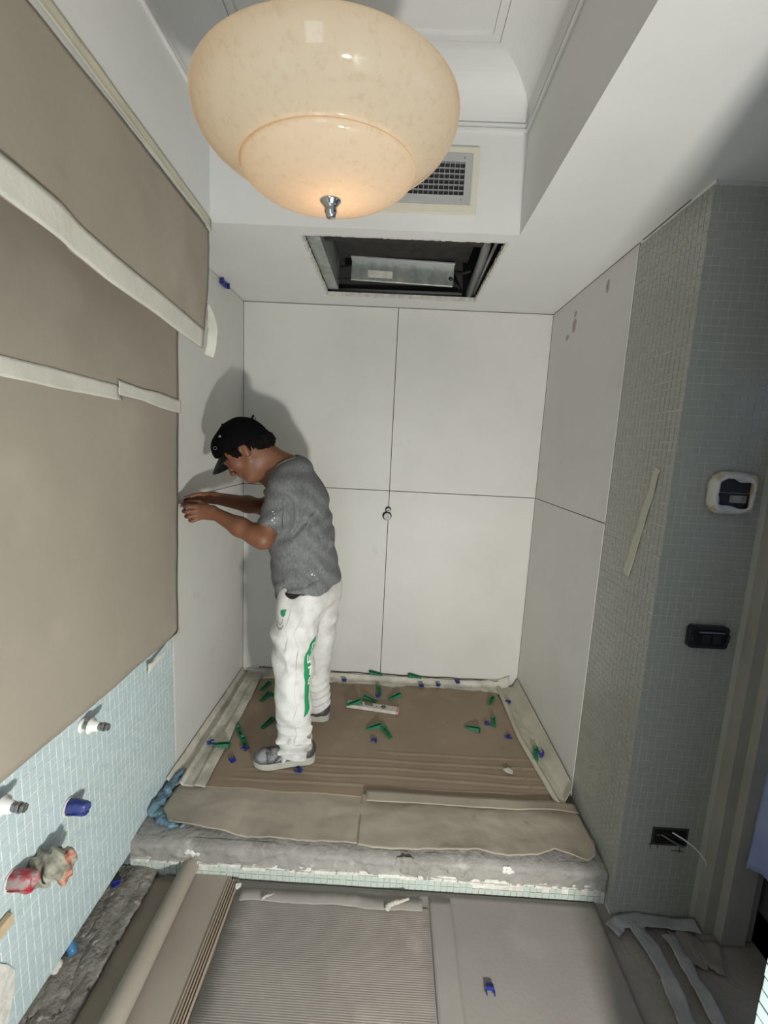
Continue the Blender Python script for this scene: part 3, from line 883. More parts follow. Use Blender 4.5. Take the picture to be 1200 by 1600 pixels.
G().lathe([(r_f, z_f + FZ) for r_f, z_f in [(0.0, -0.205), (0.019, -0.207), (0.0225, -0.210), (0.0215, -0.214), (0.016, -0.219), (0.0125, -0.226), (0.0135, -0.231), (0.011, -0.236), (0.0095, -0.243), (0.006, -0.2445), (0.0, -0.245)]], 32).build('finial', chrome_m, lamp, True)
brass = mat('copper_brass', (0.55, 0.30, 0.17), 0.3, metal=0.6)
G().lathe([(0.058, 0.010), (0.064, 0.014), (0.062, 0.12), (0.045, 0.135), (0.030, 0.15), (0.0, 0.152)], 40).build('gallery', brass, lamp, True)
G().tube([(0, 0, 0.15), (0, 0, 0.63)], 0.009, 16).build('stem', brass, lamp, True)
G().lathe([(0.06, 0.625), (0.058, 0.60), (0.02, 0.585), (0.0, 0.585)], 32).build('ceiling_rose', brass, lamp, True)
G().tube([(0, 0, 0.10), (0, 0, -0.03)], 0.018, 14).build('bulb_holder', whitep_m, lamp, True)
pl = bpy.data.lights.new('pendant_bulb', 'POINT'); pl.energy = 0.55; pl.color = (1.0, 0.60, 0.33); pl.shadow_soft_size = 0.045
po = bpy.data.objects.new('pendant_bulb', pl); COL.objects.link(po); po.location = LC + Vector((0.012, 0.01, -0.062))

# ================================================================== AIR GRILLE
gr = thing('air_grille', 'grey metal egg-crate air grille in a cream frame', 'vent', (0.78, TY1, 2.36))
def grbox(g, x0, x1, z0, z1, y0, y1): g.box((x0 - 0.78, y0, z0 - 2.36), (x1 - 0.78, y1, z1 - 2.36))
gx0, gx1, gz0, gz1 = 0.44, 1.114, 2.256, 2.466
g = G()
for (x0, x1, z0, z1) in ((gx0, gx1, gz1 - 0.024, gz1), (gx0, gx1, gz0, gz0 + 0.028), (gx0, gx0 + 0.024, gz0 + 0.028, gz1 - 0.024), (gx1 - 0.024, gx1, gz0 + 0.028, gz1 - 0.024)):
    grbox(g, x0, x1, z0, z1, -0.012, -0.001)
g.build('outer_frame', cream_m, gr, bevel=0.001)
g = G(); ax0, ax1, az0, az1 = gx0 + 0.022, 1.092, 2.284, 2.443
bx0, bx1, bz0, bz1 = gx0 + 0.05, 1.066, 2.312, 2.417
for (x0, x1, z0, z1) in ((ax0, ax1, bz1, az1), (ax0, ax1, az0, bz0), (ax0, bx0, bz0, bz1), (bx1, ax1, bz0, bz1)):
    grbox(g, x0, x1, z0, z1, -0.016, -0.002)
g.build('metal_frame', alu_m, gr)
g = G(); grbox(g, bx0, bx1, bz0, bz1, -0.004, -0.002); g.build('dark_backing', blackp_m, gr)
n = 33
for k in range(1, n):
    g = G(); x = bx0 + (bx1 - bx0) * k / n; grbox(g, x - 0.0007, x + 0.0007, bz0, bz1, -0.0155, -0.006); g.build('vertical_fin', alu_m, gr)
for k in range(1, 6):
    g = G(); z = bz0 + (bz1 - bz0) * k / 6; grbox(g, bx0, bx1, z - 0.0007, z + 0.0007, -0.0125, -0.005); g.build('horizontal_fin', alu_m, gr)
for (x, z) in ((1.063, 2.430), (1.058, 2.298)):
    G().tube([(x - .78, -0.0155, z - 2.36), (x - .78, -0.0172, z - 2.36)], 0.0028, 10).build('screw', steel_m, gr)

# ================================================================== FAN COIL UNIT IN THE OPENING
fc = thing('fan_coil_unit', 'dark insulated fan coil unit inside the open ceiling hatch', 'air conditioner', (0.86, -0.45, 2.26))
o_ = Vector((0.86, -0.45, 2.26))
def lb(g, a, b, **k): return g.box(Vector(a) - o_, Vector(b) - o_, **k)
g = G(); lb(g, (0.56, -0.62, 2.335), (1.18, -0.27, 2.56)); g.build('insulated_body', black_m, fc, bevel=0.004)
g = G(); lb(g, (0.545, -0.79, 2.26), (1.19, -0.62, 2.50)); g.build('black_baffle', black_m, fc, bevel=0.003)
g = G(); lb(g, (0.618, -0.262, 2.235), (1.118, -0.248, 2.325), rot=Matrix.Rotation(math.radians(1.5), 3, 'Y')); g.build('access_panel', galv_m, fc, bevel=0.002)
g = G(); lb(g, (0.618, -0.30, 2.322), (1.118, -0.246, 2.330), rot=Matrix.Rotation(math.radians(1.5), 3, 'Y')); g.build('panel_lip', alu_m, fc, bevel=0.001)
G().add([Vector(p) - o_ for p in ((0.70, -0.2635, 2.255), (0.82, -0.2635, 2.252), (0.82, -0.2635, 2.285), (0.70, -0.2635, 2.288))], [(0, 1, 2, 3)]).build('paper_label', plaster_m, fc)
g = G(); lb(g, (0.49, -0.80, 2.225), (0.545, -0.16, 2.55)); g.build('side_duct', galv_m, fc, bevel=0.002)
g = G().tube([Vector(p) - o_ for p in ((0.50, -0.105, 2.236), (1.18, -0.118, 2.236))], 0.016, 16); g.build('drain_pipe', mat('grey_pipe', (0.20, 0.20, 0.20), 0.35), fc, True)
g = G().tube([Vector(p) - o_ for p in ((1.165, -0.62, 2.285), (1.19, -0.625, 2.285), (1.208, -0.60, 2.280), (1.212, -0.5, 2.265), (1.214, -0.13, 2.232))], 0.019, 16); g.build('supply_pipe', mat('grey_pipe', (0.20, 0.20, 0.20), 0.35), fc, True)
g = G().tube([Vector(p) - o_ for p in ((1.235, -0.76, 2.262), (1.236, -0.13, 2.228))], 0.008, 12); g.build('thin_pipe', steel_m, fc, True)
g = G().tube([Vector(p) - o_ for p in ((0.50, -0.22, 2.262), (0.55, -0.21, 2.258), (0.60, -0.215, 2.262), (0.64, -0.235, 2.255))], 0.003, 8); g.build('black_cable', blackp_m, fc, True)
g = G().tube([Vector(p) - o_ for p in ((1.10, -0.25, 2.30), (1.16, -0.24, 2.30), (1.20, -0.30, 2.29))], 0.009, 10); g.build('flexible_hose', blackp_m, fc, True)
g = G().tube([Vector(p) - o_ for p in ((1.10, -0.27, 2.262), (1.15, -0.20, 2.255), (1.17, -0.16, 2.24))], 0.008, 10); g.build('flexible_hose', blackp_m, fc, True)

# blue spacer stuck at the ceiling joint of the left panel
t = thing('blue_spacer_clip', 'blue plastic spacer jammed in ceiling joint above left niche panel', 'spacer', (0.0, -0.302, 2.192))
G().box((0.0, -0.040, -0.020), (0.012, 0.034, 0.004)).build('body', blue_m, t, bevel=0.001)
for yy in (-0.044, 0.028): G().box((0.010, yy, -0.022), (0.022, yy + 0.006, 0.004)).build('prong', blue_m, t)

# shower outlet stubs on the back wall
def outlet(name, lab, x, z, r, mm):
    t = thing(name, lab, 'pipe outlet', (x, 0.0, z))
    Mx = Matrix.Rotation(math.pi / 2, 4, 'X')
    G().lathe([(0.0, 0.0015), (r * 1.18, 0.0015), (r * 1.2, 0.0025), (r * 0.9, 0.0028)], 26, Mx).build('dark_hole', blackp_m, t, True)
    M2 = Matrix.Translation((r * 0.08, 0, -r * 0.1)) @ Mx
    G().lathe([(r * 0.9, 0.001), (r * 0.92, 0.020), (r * 0.8, 0.024), (r * 0.35, 0.025), (r * .3, 0.020), (0.0, 0.020)], 26, M2).build('plug', mm, t, True)
outlet('mixer_pipe_stub', 'small grey round pipe stub, upper one on the back wall seam', 0.854, 1.078, 0.0145, steel_m)
outlet('mixer_valve_plug', 'larger round grey valve plug, lower one on the back wall seam', 0.849, 1.040, 0.0225, mat('light_grey_plug', (0.55, 0.55, 0.54), 0.5))

# ================================================================== COVERINGS ON THE PLATFORM
YR_A = [(-0.70, 0.8), (-0.65, 1.0)]
RIDGES = [(-0.655, 1.62, 0.80), (-0.708, 1.70, 0.52), (-0.765, 1.64, 0.30), (-0.812, 1.66, 0.25), (-0.87, 1.6, 0.2)]
def card_h(x, y):
    z = 0.007 + 0.0015 * fbm(x * 3, y * 3, 2)
    for yc, x1, x0 in RIDGES:
        yy = yc + 0.012 * fbm(x * 1.6, yc * 9) + 0.01 * (x - 0.9) * 0.3
        if x0 < x < x1:
            w = math.exp(-((y - yy) / 0.006) ** 2) * min(1, (x - x0) / 0.1, (x1 - x) / 0.1)
            z += 0.0022 * w
            z -= 0.0012 * math.exp(-((y - yy + 0.011) / 0.005) ** 2) * min(1, (x - x0) / 0.1, (x1 - x) / 0.1)
    return z
def card(u, v):
    xl = interp([(-0.94, 0.10), (-0.10, 0.10)], 0); y0 = -0.932 + 0.012 * fbm(u * 5, 7.0) + (0.02 if u > 0.93 else 0) ; y1 = -0.055
    y = y0 + v * (y1 - y0)
    x0 = 0.10; x1 = interp([(-0.93, 1.668), (-0.05, 1.56)], y)
    x = x0 + u * (x1 - x0)
    return (x, y, card_h(x, y))
tag(sheet(card, 130, 150, 0.003).build('brown_cardboard_sheet', brown_m, None, smooth=True), 'large brown cardboard sheet covering the niche platform floor', 'cardboard')

def paper(u, v, x0, x1, seed, front):
    x = x0 + u * (x1 - x0)
    yf = interp(front, x) + 0.003 * fbm(x * 22, seed); yb = -0.915 + 0.006 * fbm(x * 6, seed + 3)
    y = yb + v * (yf - yb)
    z = 0.010 + 0.004 * fbm(x * 3, y * 5, seed) + 0.0025 * fbm(x * 9, y * 9, seed)
    z -= 0.006 * max(0, 1 - v * 3)
    z += 0.016 * v ** 3 * (0.5 + fbm(x * 4.5, seed + 1))
    if y < YS + 0.01: z -= (YS + 0.01 - y) * 0.5
    return (x, y, max(z, 0.005))
front1 = [(0.0, -1.03), (0.04, -1.095), (0.09, -1.118), (0.196, -1.130), (0.32, -1.140), (0.448, -1.162), (0.563, -1.165), (0.678, -1.160), (0.83, -1.158)]
front2 = [(0.80, -1.162), (0.875, -1.178), (1.02, -1.168), (1.185, -1.166), (1.277, -1.164), (1.366, -1.175), (1.462, -1.160), (1.535, -1.132), (1.598, -1.164), (1.64, -1.172), (1.675, -1.150), (1.69, -1.10)]
tag(sheet(lambda u, v: paper(u, v, 0.045, 0.824, 3, front1), 90, 30, -0.0012).build('floor_paper', paper_b, None, smooth=True), 'left sheet of dusty beige paper over the platform front edge', 'floor paper')
tag(sheet(lambda u, v: tuple(a + b for a, b in zip(paper(u, v, 0.812, 1.690, 8, front2), (0, 0, 0.003))), 100, 30, -0.0012).build('floor_paper', paper_b, None, smooth=True), 'right sheet of dusty beige paper with wavy edge over the platform front', 'floor paper')
def over(u, v):
    x = 0.83 + u * 0.86; y = -0.90 - v * (0.065 + 0.006 * fbm(x * 5, 2))
    return (x, y, 0.0205 + 0.002 * fbm(x * 4, y * 8) - 0.010 * max(0, 1 - v * 4) + 0.012 * max(0, math.sin((x - 1.45) * 14)) * (1.45 < x < 1.674) * v)
tag(sheet(over, 60, 8, -0.0012).build('folded_paper_strip', paper_b, None, smooth=True), 'narrow folded beige paper strip along the right front edge of the brown cardboard', 'floor paper')

# tape folded up along the niche walls
def tape_back(u, v):
    x = 0.03 + u * 1.62
    pts = [(0, 0.005, -0.085), (0.45, 0.012, -0.045), (0.6, 0.014, -0.02), (1.0, 0.052, -0.006)]
    if u > 0.96: pts = [(0, 0.005, -0.09), (0.45, 0.012, -0.045), (0.6, 0.02, -0.02), (1.0, 0.052 + (u - .96) * 0.8, -0.006)]
    z = interp([(p[0], p[1]) for p in pts], v); y = interp([(p[0], p[2]) for p in pts], v)
    return (x, y + 0.004 * fbm(x * 7, v * 2) * (1 - v), z * (0.75 if u < .9 else 1) + 0.003 * fbm(x * 9, v * 3, 1))
tag(sheet(tape_back, 110, 12, 0.0008).build('dusty_wall_tape', tape_d, None, smooth=True), 'dusty whitish tape along the foot of the back wall', 'tape')
def tape_left(u, v):
    y = -0.945 + u * 0.93
    pts = [(0, 0.165, 0.011), (0.3, 0.12, 0.018), (0.36, 0.112, 0.012), (0.6, 0.07, 0.014), (0.66, 0.06, 0.028), (0.75, 0.045, 0.012), (0.86, 0.018, 0.014), (1.0, 0.004, 0.045)]
    x = interp([(p[0], p[1]) for p in pts], v); z = interp([(p[0], p[2]) for p in pts], v)
    x += 0.010 * fbm(y * 3, v * 1.5, 3) * (1 - v) - 0.035 * (u) * (1 - v)
    return (max(x, 0.003), y, z + 0.003 * fbm(y * 12, v * 4, 2) + 0.003)
tag(sheet(lambda u, v: tape_left(1 - u, v), 90, 30, 0.0008).build('dusty_wall_tape', tape_d, None, smooth=True), 'broad dusty tape sheet with long folds along the foot of the left niche wall', 'tape')
def tape_right(u, v):
    y = -0.915 + u * 0.895
    k = interp([(-0.92, 0.055), (-0.5, 0.10), (-0.05, 0.10)], y)
    pts = [(0, k + 0.03, 0.012), (0.12, k + 0.015, 0.024), (0.2, k + 0.004, 0.014), (0.45, k * 0.65, 0.016), (0.75, 0.03, 0.026), (1.0, 0.006, 0.074)]
    d = interp([(p[0], p[1]) for p in pts], v); z = interp([(p[0], p[2]) for p in pts], v)
    if u < 0.06: d += (0.06 - u) * 0.4 * v
    return (W - 0.002 - d, y, z + 0.0025 * fbm(y * 8, v * 3, 6))
tag(sheet(tape_right, 90, 24, 0.0008).build('dusty_wall_tape', mat('cream_dusty_tape', (0.52, 0.50, 0.41), 0.75, (0.42, 0.40, 0.32), 7, (0.35, 0.7), 0.15, 40), None, smooth=True), 'cream masking sheet folded up along the foot of the right niche wall', 'tape')
tag(G().tube([(0.10 + k * 0.0387, -0.0065 + 0.0015 * math.sin(k * 2.1), 0.047 + 0.002 * math.sin(k * 1.3)) for k in range(40)], 0.003, 6).build('sealant_bead', mat('dark_sealant', (0.05, 0.048, 0.04), 0.8), None, True), 'dark sealant line at the foot of the back wall', 'sealant')
# blue plastic under the left paper
def dbag(X, Y, Z): return 0.0035 * np.sin(110 * X + 47 * Y + 3 * np.sin(31 * Y)) + 0.003 * np.sin(83 * Y + 160 * Z + 2 + 3 * np.sin(60 * X)) + 0.0015 * np.sin(330 * X - 210 * Y)
bag = imesh('blue_plastic_wrap', [cone((0.028, -0.865, 0.014), (0.020, -0.98, 0.018), 0.013, 0.018, 0.01), cone((0.020, -0.98, 0.018), (0.024, -1.07, 0.016), 0.018, 0.022, 0.01),
                                  cone((0.024, -1.07, 0.014), (0.085, -1.122, 0.012), 0.022, 0.014, 0.01), cone((0.085, -1.122, 0.011), (0.16, -1.125, 0.008), 0.011, 0.006, 0.01), half((0, 0, 0.002), (0, 0, -1))], 0.0035, bag_m, None, dbag)
tag(bag, 'crumpled blue-grey plastic wrap peeking from under the left platform paper', 'plastic wrap')
# mortar heap and white bits on the front edge
def heap(name, lab, c, r, m, seed):
    f = lambda X, Y, Z: 0.0016 * np.sin(260 * X + seed) + 0.0016 * np.sin(230 * Y + 180 * Z + seed)
    o = imesh(name, [ell(c, r, 0.01), ell((c[0] + r[0] * .6, c[1], c[2] - r[2] * .2), (r[0] * .6, r[1] * .8, r[2] * .7), 0.01)], 0.0028, m, None, f)
    return tag(o, lab, 'mortar')
heap('mortar_lump', 'grey mortar smear on the platform front edge below the centre seam of the papers', (0.99, -1.186, -0.030), (0.050, 0.016, 0.030), conc_m, 1)
heap('mortar_lump', 'flatter grey mortar smear on the platform edge right of the centre smear', (1.17, -1.186, -0.040), (0.035, 0.013, 0.022), conc_m, 2)
for (x, z, w2, h2, lb_) in ((0.222, -0.034, 0.05, 0.030, 'white square mortar patch near the left end of the platform edge'), (1.352, -0.022, 0.030, 0.026, 'small white plaster patch near the right end of the platform edge')):
    f = lambda X, Y, Z: 0.001 * np.sin(300 * X) + 0.001 * np.sin(260 * Z)
    tag(imesh('white_mortar_patch', [cone((x - w2 * .35, -1.190, z), (x + w2 * .35, -1.190, z - h2 * .05), h2 * .45, h2 * .4, 0.004, scale=(1, .45, 1)), cone((x - w2 * .2, -1.190, z + h2 * .12), (x + w2 * .3, -1.190, z + h2 * .1), h2 * .4, h2 * .3, 0.004, scale=(1, .45, 1))], 0.0025, plaster_m, None, f), lb_, 'mortar')

# ---- green levelling wedges
def make_wedge(m=green_m):
    t = thing('levelling_wedge', 'x', 'wedge')
    L0, Wd = 0.083, 0.021
    for s in (0, 1):
        y0 = -Wd / 2 if s == 0 else Wd / 2 - 0.0025
        G().prism([(0, 0), (L0, 0), (L0, 0.020), (L0 * .86, 0.021), (0, 0.004)], lambda u, v, d: (u - L0 / 2, d, v), y0, y0 + 0.0025).build('side_wall', m, t)
    G().box((-L0 / 2, -Wd / 2 + 0.0025, 0), (L0 / 2, Wd / 2 - 0.0025, 0.0025)).build('base', m, t)
    G().box((L0 / 2 - 0.004, -Wd / 2, 0), (L0 / 2, Wd / 2, 0.017)).build('end_stop', m, t)
    g = G()
    for k in range(9): g.box((-L0 / 2 + 0.01 + k * 0.006, -Wd / 2 + 0.0025, 0.0025), (-L0 / 2 + 0.012 + k * 0.006, Wd / 2 - 0.0025, 0.0040 + k * 0.0006))
    g.build('teeth', m, t)
    return t
def make_clip():
    t = thing('tile_clip', 'x', 'clip')
    G().prism([(-0.012, -0.010), (-0.007, -0.014), (0.007, -0.014), (0.012, -0.010), (0.012, 0.006), (-0.012, 0.006)], lambda u, v, d: (u, v, d), 0, 0.0035).build('plate', blue_m, t)
    for s in (-1, 1):
        G().box((s * 0.012 - 0.002, 0.005, 0), (s * 0.012 + 0.002, 0.020, 0.006)).build('prong', blue_m, t)
    G().box((-0.012, 0.002, 0.0035), (0.012, 0.0055, 0.011)).build('rib', blue_m, t)
    return t
wedge0 = make_wedge(); clip0 = make_clip(); wedge_used = [False]; clip_used = [False]
def ground(x, y):
    if x < 0.16: return 0.024
    if x > 1.58 and y > -0.9: return 0.02
    if y > -0.085: return 0.014
    return card_h(x, y) + 0.0005
def wedge(x, y, ang, lab, z=None, tilt=0, roll=0, mm=None):
    o = wedge0 if not wedge_used[0] else dup(wedge0)
    wedge_used[0] = True
    o.location = (x, y, ground(x, y) if z is None else z)
    o.rotation_euler = (roll, tilt, math.radians(ang)); o['label'] = lab; o['group'] = 'green levelling wedges on the niche floor'
    return o
def clip(x, y, ang, lab, z=None, rx=0):
    o = clip0 if not clip_used[0] else dup(clip0)
    clip_used[0] = True
    o.location = (x, y, ground(x, y) if z is None else z); o.rotation_euler = (rx, 0, math.radians(ang)); o['label'] = lab; o['group'] = 'blue tile clips on the floor'
    return o
wedge(0.830, -0.020, 178, 'green wedge pushed under the back wall panels right at the vertical seam', z=0.050)
wedge(1.070, -0.020, 176, 'faded green wedge lying against the foot of the back wall right of the seam', z=0.046)
wedge(0.856, -0.135, 100, 'green wedge standing on a blue clip just below the back wall seam')
wedge(0.806, -0.232, 160, 'green wedge touching the upper side of the white spirit level')
wedge(0.949, -0.188, 25, 'green wedge right of the spirit level, pointing to the upper right')
wedge(0.722, -0.312, 22, 'green wedge lying over the left end of the spirit level', z=0.0295)
wedge(0.842, -0.480, 14, 'left one of two green wedges meeting tip to tip in mid floor')
wedge(0.908, -0.522, 123, 'right one of two green wedges meeting tip to tip in mid floor')
wedge(0.196, -0.190, 65, 'green wedge farthest back behind the workman legs', z=0.024)
wedge(0.218, -0.268, 68, 'green wedge left of the white trousers, second from the back wall')
wedge(0.268, -0.238, 0, 'green wedge partly hidden behind the white trousers', tilt=0)
wedge(0.297, -0.502, 62, 'green wedge just in front of the rear shoe toe')
wedge(0.178, -0.580, 115, 'upper one of two green wedges in line at the left, near the wall tape')
wedge(0.226, -0.652, 118, 'lower one of two green wedges in line at the left, over a blue clip')
wedge(0.139, -0.706, -6, 'green wedge on the left tape with a blue clip at its tip', z=0.026)
wedge(1.508, -0.175, 60, 'small green wedge near the back right floor corner')
wedge(1.477, -0.378, 80, 'green wedge standing beside a blue clip on the right')
wedge(1.353, -0.443, -28, 'pale green wedge lying alone on the right half of the cardboard')
wo = wedge(1.622, -0.628, 75, 'green wedge leaning in the right tape fold next to a blue clip', z=0.020)
clip(0.852, -0.185, 10, 'blue clip under the wedge below the back wall seam')
clip(0.848, -0.576, 165, 'blue clip below the two meeting green wedges')
clip(0.640, -0.062, 10, 'blackish blue clip on the back tape left of the seam', z=0.020)
clip(1.111, -0.072, 20, 'blue clip on the back tape below the faded green wedge', z=0.020)
clip(1.211, -0.060, -10, 'blue clip on the back tape, second from the right', z=0.024)
clip(1.332, -0.035, 5, 'blue clip leaning on the back wall foot, rightmost on the back tape', z=0.036)
clip(0.218, -0.774, 40, 'round-looking blue clip left of the front shoe toe')
clip(0.527, -0.812, 70, 'blue clip under the front shoe sole side, at its right')
clip(0.081, -0.694, -60, 'blue clip at the left tip of the wedge on the left tape', z=0.028)
clip(0.250, -0.692, 150, 'blue clip at the lower end of the two wedges in line', z=0.012)
clip(1.446, -0.388, 80, 'blue clip lying left of the standing right wedge')
clip(1.524, -0.489, -80, 'blue clip open to the right on the right half of the cardboard')
clip(1.648, -0.632, 20, 'bright blue clip upright in the right tape fold', z=0.026, rx=0.9)
clip(1.606, -0.185, 140, 'dark blue clip on the tape at the back right corner', z=0.020)
clip(0.030, -0.90, 120, 'dark blue clip at the front end of the left wall tape', z=0.020)
t = clip(1.235, -1.477, 176, 'blue clip lying alone on the lower floor cardboard', z=ZF + 0.0135); t.scale = (0.95, 0.95, 0.95)
t = clip(-0.012, -1.262, 30, 'blue clip lying in the rubble near the step left end', z=ZF + 0.030)

# spirit level
lv = thing('spirit_level', 'white plastic spirit level with reddish end lying on cardboard', 'spirit level', (0.828, -0.315, ground(0.828, -0.3) + 0.001), (0, 0, math.radians(-8.5)))
lvm = mat('worn_white_level', (0.60, 0.57, 0.52), 0.5, (0.45, 0.41, 0.37), 30, (0.45, 0.7))
g = G()
g.box((-0.145, -0.024, 0), (-0.052, 0.024, 0.018)); g.box((-0.052, -0.024, 0), (-0.004, 0.008, 0.018)); g.box((-0.004, -0.024, 0), (0.130, 0.024, 0.018))
g.build('body', lvm, lv, bevel=0.0012)
G().box((0.130, -0.024, 0), (0.144, 0.024, 0.018)).build('end_cap', mat('pinkish_end', (0.55, 0.30, 0.24), 0.6), lv, bevel=0.003)
for x in (-0.085, 0.058): G().tube([(x, 0.002, 0.018), (x, 0.002, 0.0195)], 0.014, 20).build('round_vial', mat('vial_brown', (0.12, 0.09, 0.06), 0.2), lv, True)
G().box((-0.045, -0.004, 0.018), (0.000, 0.003, 0.0195)).build('centre_vial', mat('vial_brown', (0.12, 0.09, 0.06), 0.2), lv)
for x in (-0.062, 0.020): G().tube([(x, -0.002, 0.018), (x, -0.002, 0.0192)], 0.0035, 10).build('hole', blackp_m, lv)
for k in range(4): G().box((-0.135 + k * 0.007, -0.010 + (k % 2) * .008, 0.018), (-0.131 + k * 0.007, 0.014, 0.0188)).build('printed_mark', prgrey_m, lv)
G().box((-0.140, -0.019, 0.0179), (0.125, -0.016, 0.0189)).build('edge_rule', alu_m, lv)
# paper scrap and twig-like tape piece on the cardboard
def scrap(name, lab, pts, z, m, cat='scrap'):
    g = G(); n = len(pts)
    V = [(x, y, z + 0.003 * fbm(x * 60, y * 60)) for x, y in pts] + [(x, y, z - 0.001) for x, y in pts]
    g.add(V, [tuple(range(n)), tuple(range(2 * n - 1, n - 1, -1))] + [(i, n + i, n + (i + 1) % n, (i + 1) % n) for i in range(n)])
    return tag(g.build(name, m), lab, cat)
scrap('paper_scrap', 'pale torn paper scrap stuck on the cardboard ridges at right', [(1.44, -0.735), (1.47, -0.722), (1.485, -0.740), (1.478, -0.762), (1.452, -0.755)], 0.0175, plaster_m)
scrap('paper_scrap', 'yellowish tape scrap under the wedge in the right tape fold', [(1.596, -0.67), (1.604, -0.655), (1.606, -0.69), (1.600, -0.715), (1.596, -0.70)], 0.024, tape_m)

# ================================================================== LOWER FLOOR COVERINGS
def base_card(u, v):
    x = 0.13 + u * 1.545; y = -2.35 + v * 1.150
    if u > 0.99: x = 1.666 - 0.03 * (1 - v)
    z = ZF + 0.0075 + 0.002 * fbm(x * 3, y * 3, 4)
    return (x, y, z)
tag(sheet(base_card, 60, 50, 0.002).build('floor_cardboard', grey_card, None, smooth=True), 'flat grey-brown cardboard sheet on the lower floor, below the others', 'cardboard')
def left_card(u, v):
    x = 0.085 + u * 0.13; y = -2.35 + v * 1.135
    z = ZF + 0.008 + 0.004 * fbm(x * 5, y * 3, 14)
    if u < 0.1: z += 0.003 * fbm(y * 9, 2)
    return (x - 0.02 * (1 - v), y, z)
tag(sheet(left_card, 14, 60, 0.002).build('floor_cardboard', mat('brownish_floor_card', (0.30, 0.245, 0.19), 0.9, (0.24, 0.195, 0.15), 4, bump=0.05), None, smooth=True), 'brown cardboard strip between the rubble gap and the paper roll', 'cardboard')
# corrugated (ribbed) sheet: every rib is geometry
V = []; F = []; nyr = 840; nxr = 10
for j in range(nyr + 1):
    for i in range(nxr + 1):
        v = j / nyr; y = -2.32 + v * (2.32 - 1.262); x = 0.405 + i / nxr * (1.070 - 0.405) + 0.028 * (1 - v) * (i / nxr) * 0
        x += 0.004 * fbm(y * 8, i) * (i in (0, nxr)) + (0.07 * (1 - v) * (1 - i / nxr) * -0.15)
        rib = 0.00045 * math.sin(2 * math.pi * (y + 2.32) / 0.0058)
        if y > -1.285: rib *= 0.2
        z = ZF + 0.0125 + rib + 0.0015 * fbm(x * 4, y * 4, 8) + (0.008 * max(0, (y + 1.285) / 0.025) * max(0, fbm(x * 7, 3.0)))
        V.append((x, y, z))
for j in range(nyr):
    for i in range(nxr):
        a = j * (nxr + 1) + i; F.append((a, a + 1, a + nxr + 2, a + nxr + 1))
n0 = len(V)
V += [(x, y, ZF + 0.0085) for x, y, z in V]
F += [tuple(i + n0 for i in f[::-1]) for f in F[:]]
for j in range(nyr):
    a = j * (nxr + 1); F.append((a + nxr + 1, a, n0 + a, n0 + a + nxr + 1)) if False else F.append((a, a + nxr + 1, n0 + a + nxr + 1, n0 + a))
    a = j * (nxr + 1) + nxr; F.append((a + nxr + 1, a, n0 + a, n0 + a + nxr + 1))
for i in range(nxr):
    a = nyr * (nxr + 1) + i; F.append((a, a + 1, n0 + a + 1, n0 + a))
ribm = mat('ribbed_card', (0.265, 0.24, 0.215), 0.9, (0.225, 0.203, 0.18), 5, bump=0.05, extra=[((0.42, 0.38, 0.34), 9, 0.6, 0.75, 0.4)])
tag(G().add(V, F).build('ribbed_cardboard', ribm, None, smooth=True), 'ribbed corrugated cardboard sheet in the middle of the lower floor', 'cardboard')
# front torn fold of that sheet
def fold(u, v):
    x = 0.42 + u * 0.63; y = -1.235 - v * 0.04 + 0.01 * fbm(x * 6, 2)
    return (x, y, ZF + 0.016 + 0.006 * math.sin(v * 3.1) + 0.003 * fbm(x * 12, y * 12))
tag(sheet(fold, 60, 8, -0.0012).build('torn_card_edge', grey_card, None, smooth=True), 'torn curled cardboard edge between the ribbed sheet and the step', 'cardboard')
# smooth sheet at right with crease lines
def right_card(u, v):
    x = 1.075 + u * 0.075; y = -2.33 + v * 1.11
    return (x, y, ZF + 0.0125 + 0.0015 * fbm(x * 6, y * 4, 3))
tag(sheet(right_card, 6, 40, 0.0012).build('card_flap', grey_card, None, smooth=True), 'long narrow cardboard flap right of the ribbed sheet', 'cardboard')
# pleated stack edge and paper with rolled-up side
stk = thing('stacked_card_edges', 'row of thin parallel cardboard edges beside the rolled paper', 'cardboard', (0.357, -1.75, ZF))
for k in range(5):
    x0 = k * 0.0085
    g = G(); g.add([(x0 - 0.012, -0.6, 0.008), (x0 - 0.007, -0.6, 0.018), (x0 - 0.005, -0.6, 0.018), (x0 - 0.003, -0.6, 0.008),
                    (x0 + 0.0, 0.545, 0.008), (x0 + 0.003, 0.545, 0.018), (x0 + 0.005, 0.545, 0.018), (x0 + 0.007, 0.545, 0.008)],
                   [(0, 1, 5, 4), (1, 2, 6, 5), (2, 3, 7, 6), (4, 5, 6, 7), (3, 2, 1, 0), (0, 4, 7, 3)])
    g.build('card_edge', mat('card_edge', (0.36, 0.29, 0.22), 0.9), stk)
def roll(u, v):     # sheet lying flat, left side curled upwards into a tube
    y = -2.35 + v * 1.185
    L0 = 0.17; R = 0.028 + 0.008 * (1 - v)
    s = u * (L0 + R * 5.2)
    xb = 0.368 - 0.012 * (1 - v)
    z0 = ZF + 0.0125
    if s < L0 - R * 0.5: x = xb - s; z = z0 + 0.002 * fbm(x * 5, y * 4, 9)
    else:
        a = (s - (L0 - R * 0.5)) / R; x = xb - (L0 - R * 0.5) - R * math.sin(a); z = z0 + R - R * math.cos(a)
        x += 0.004 * a * 0.3; z += 0.001 * a
    return (x, y, z)
tag(sheet(roll, 70, 40, 0.0012).build('rolled_floor_paper', mat('beige_roll_paper', (0.34, 0.30, 0.25), 0.75, (0.29, 0.255, 0.21), 3, bump=0.04), None, smooth=True), 'smooth beige cardboard sheet with its left side rolled into a tube', 'cardboard')
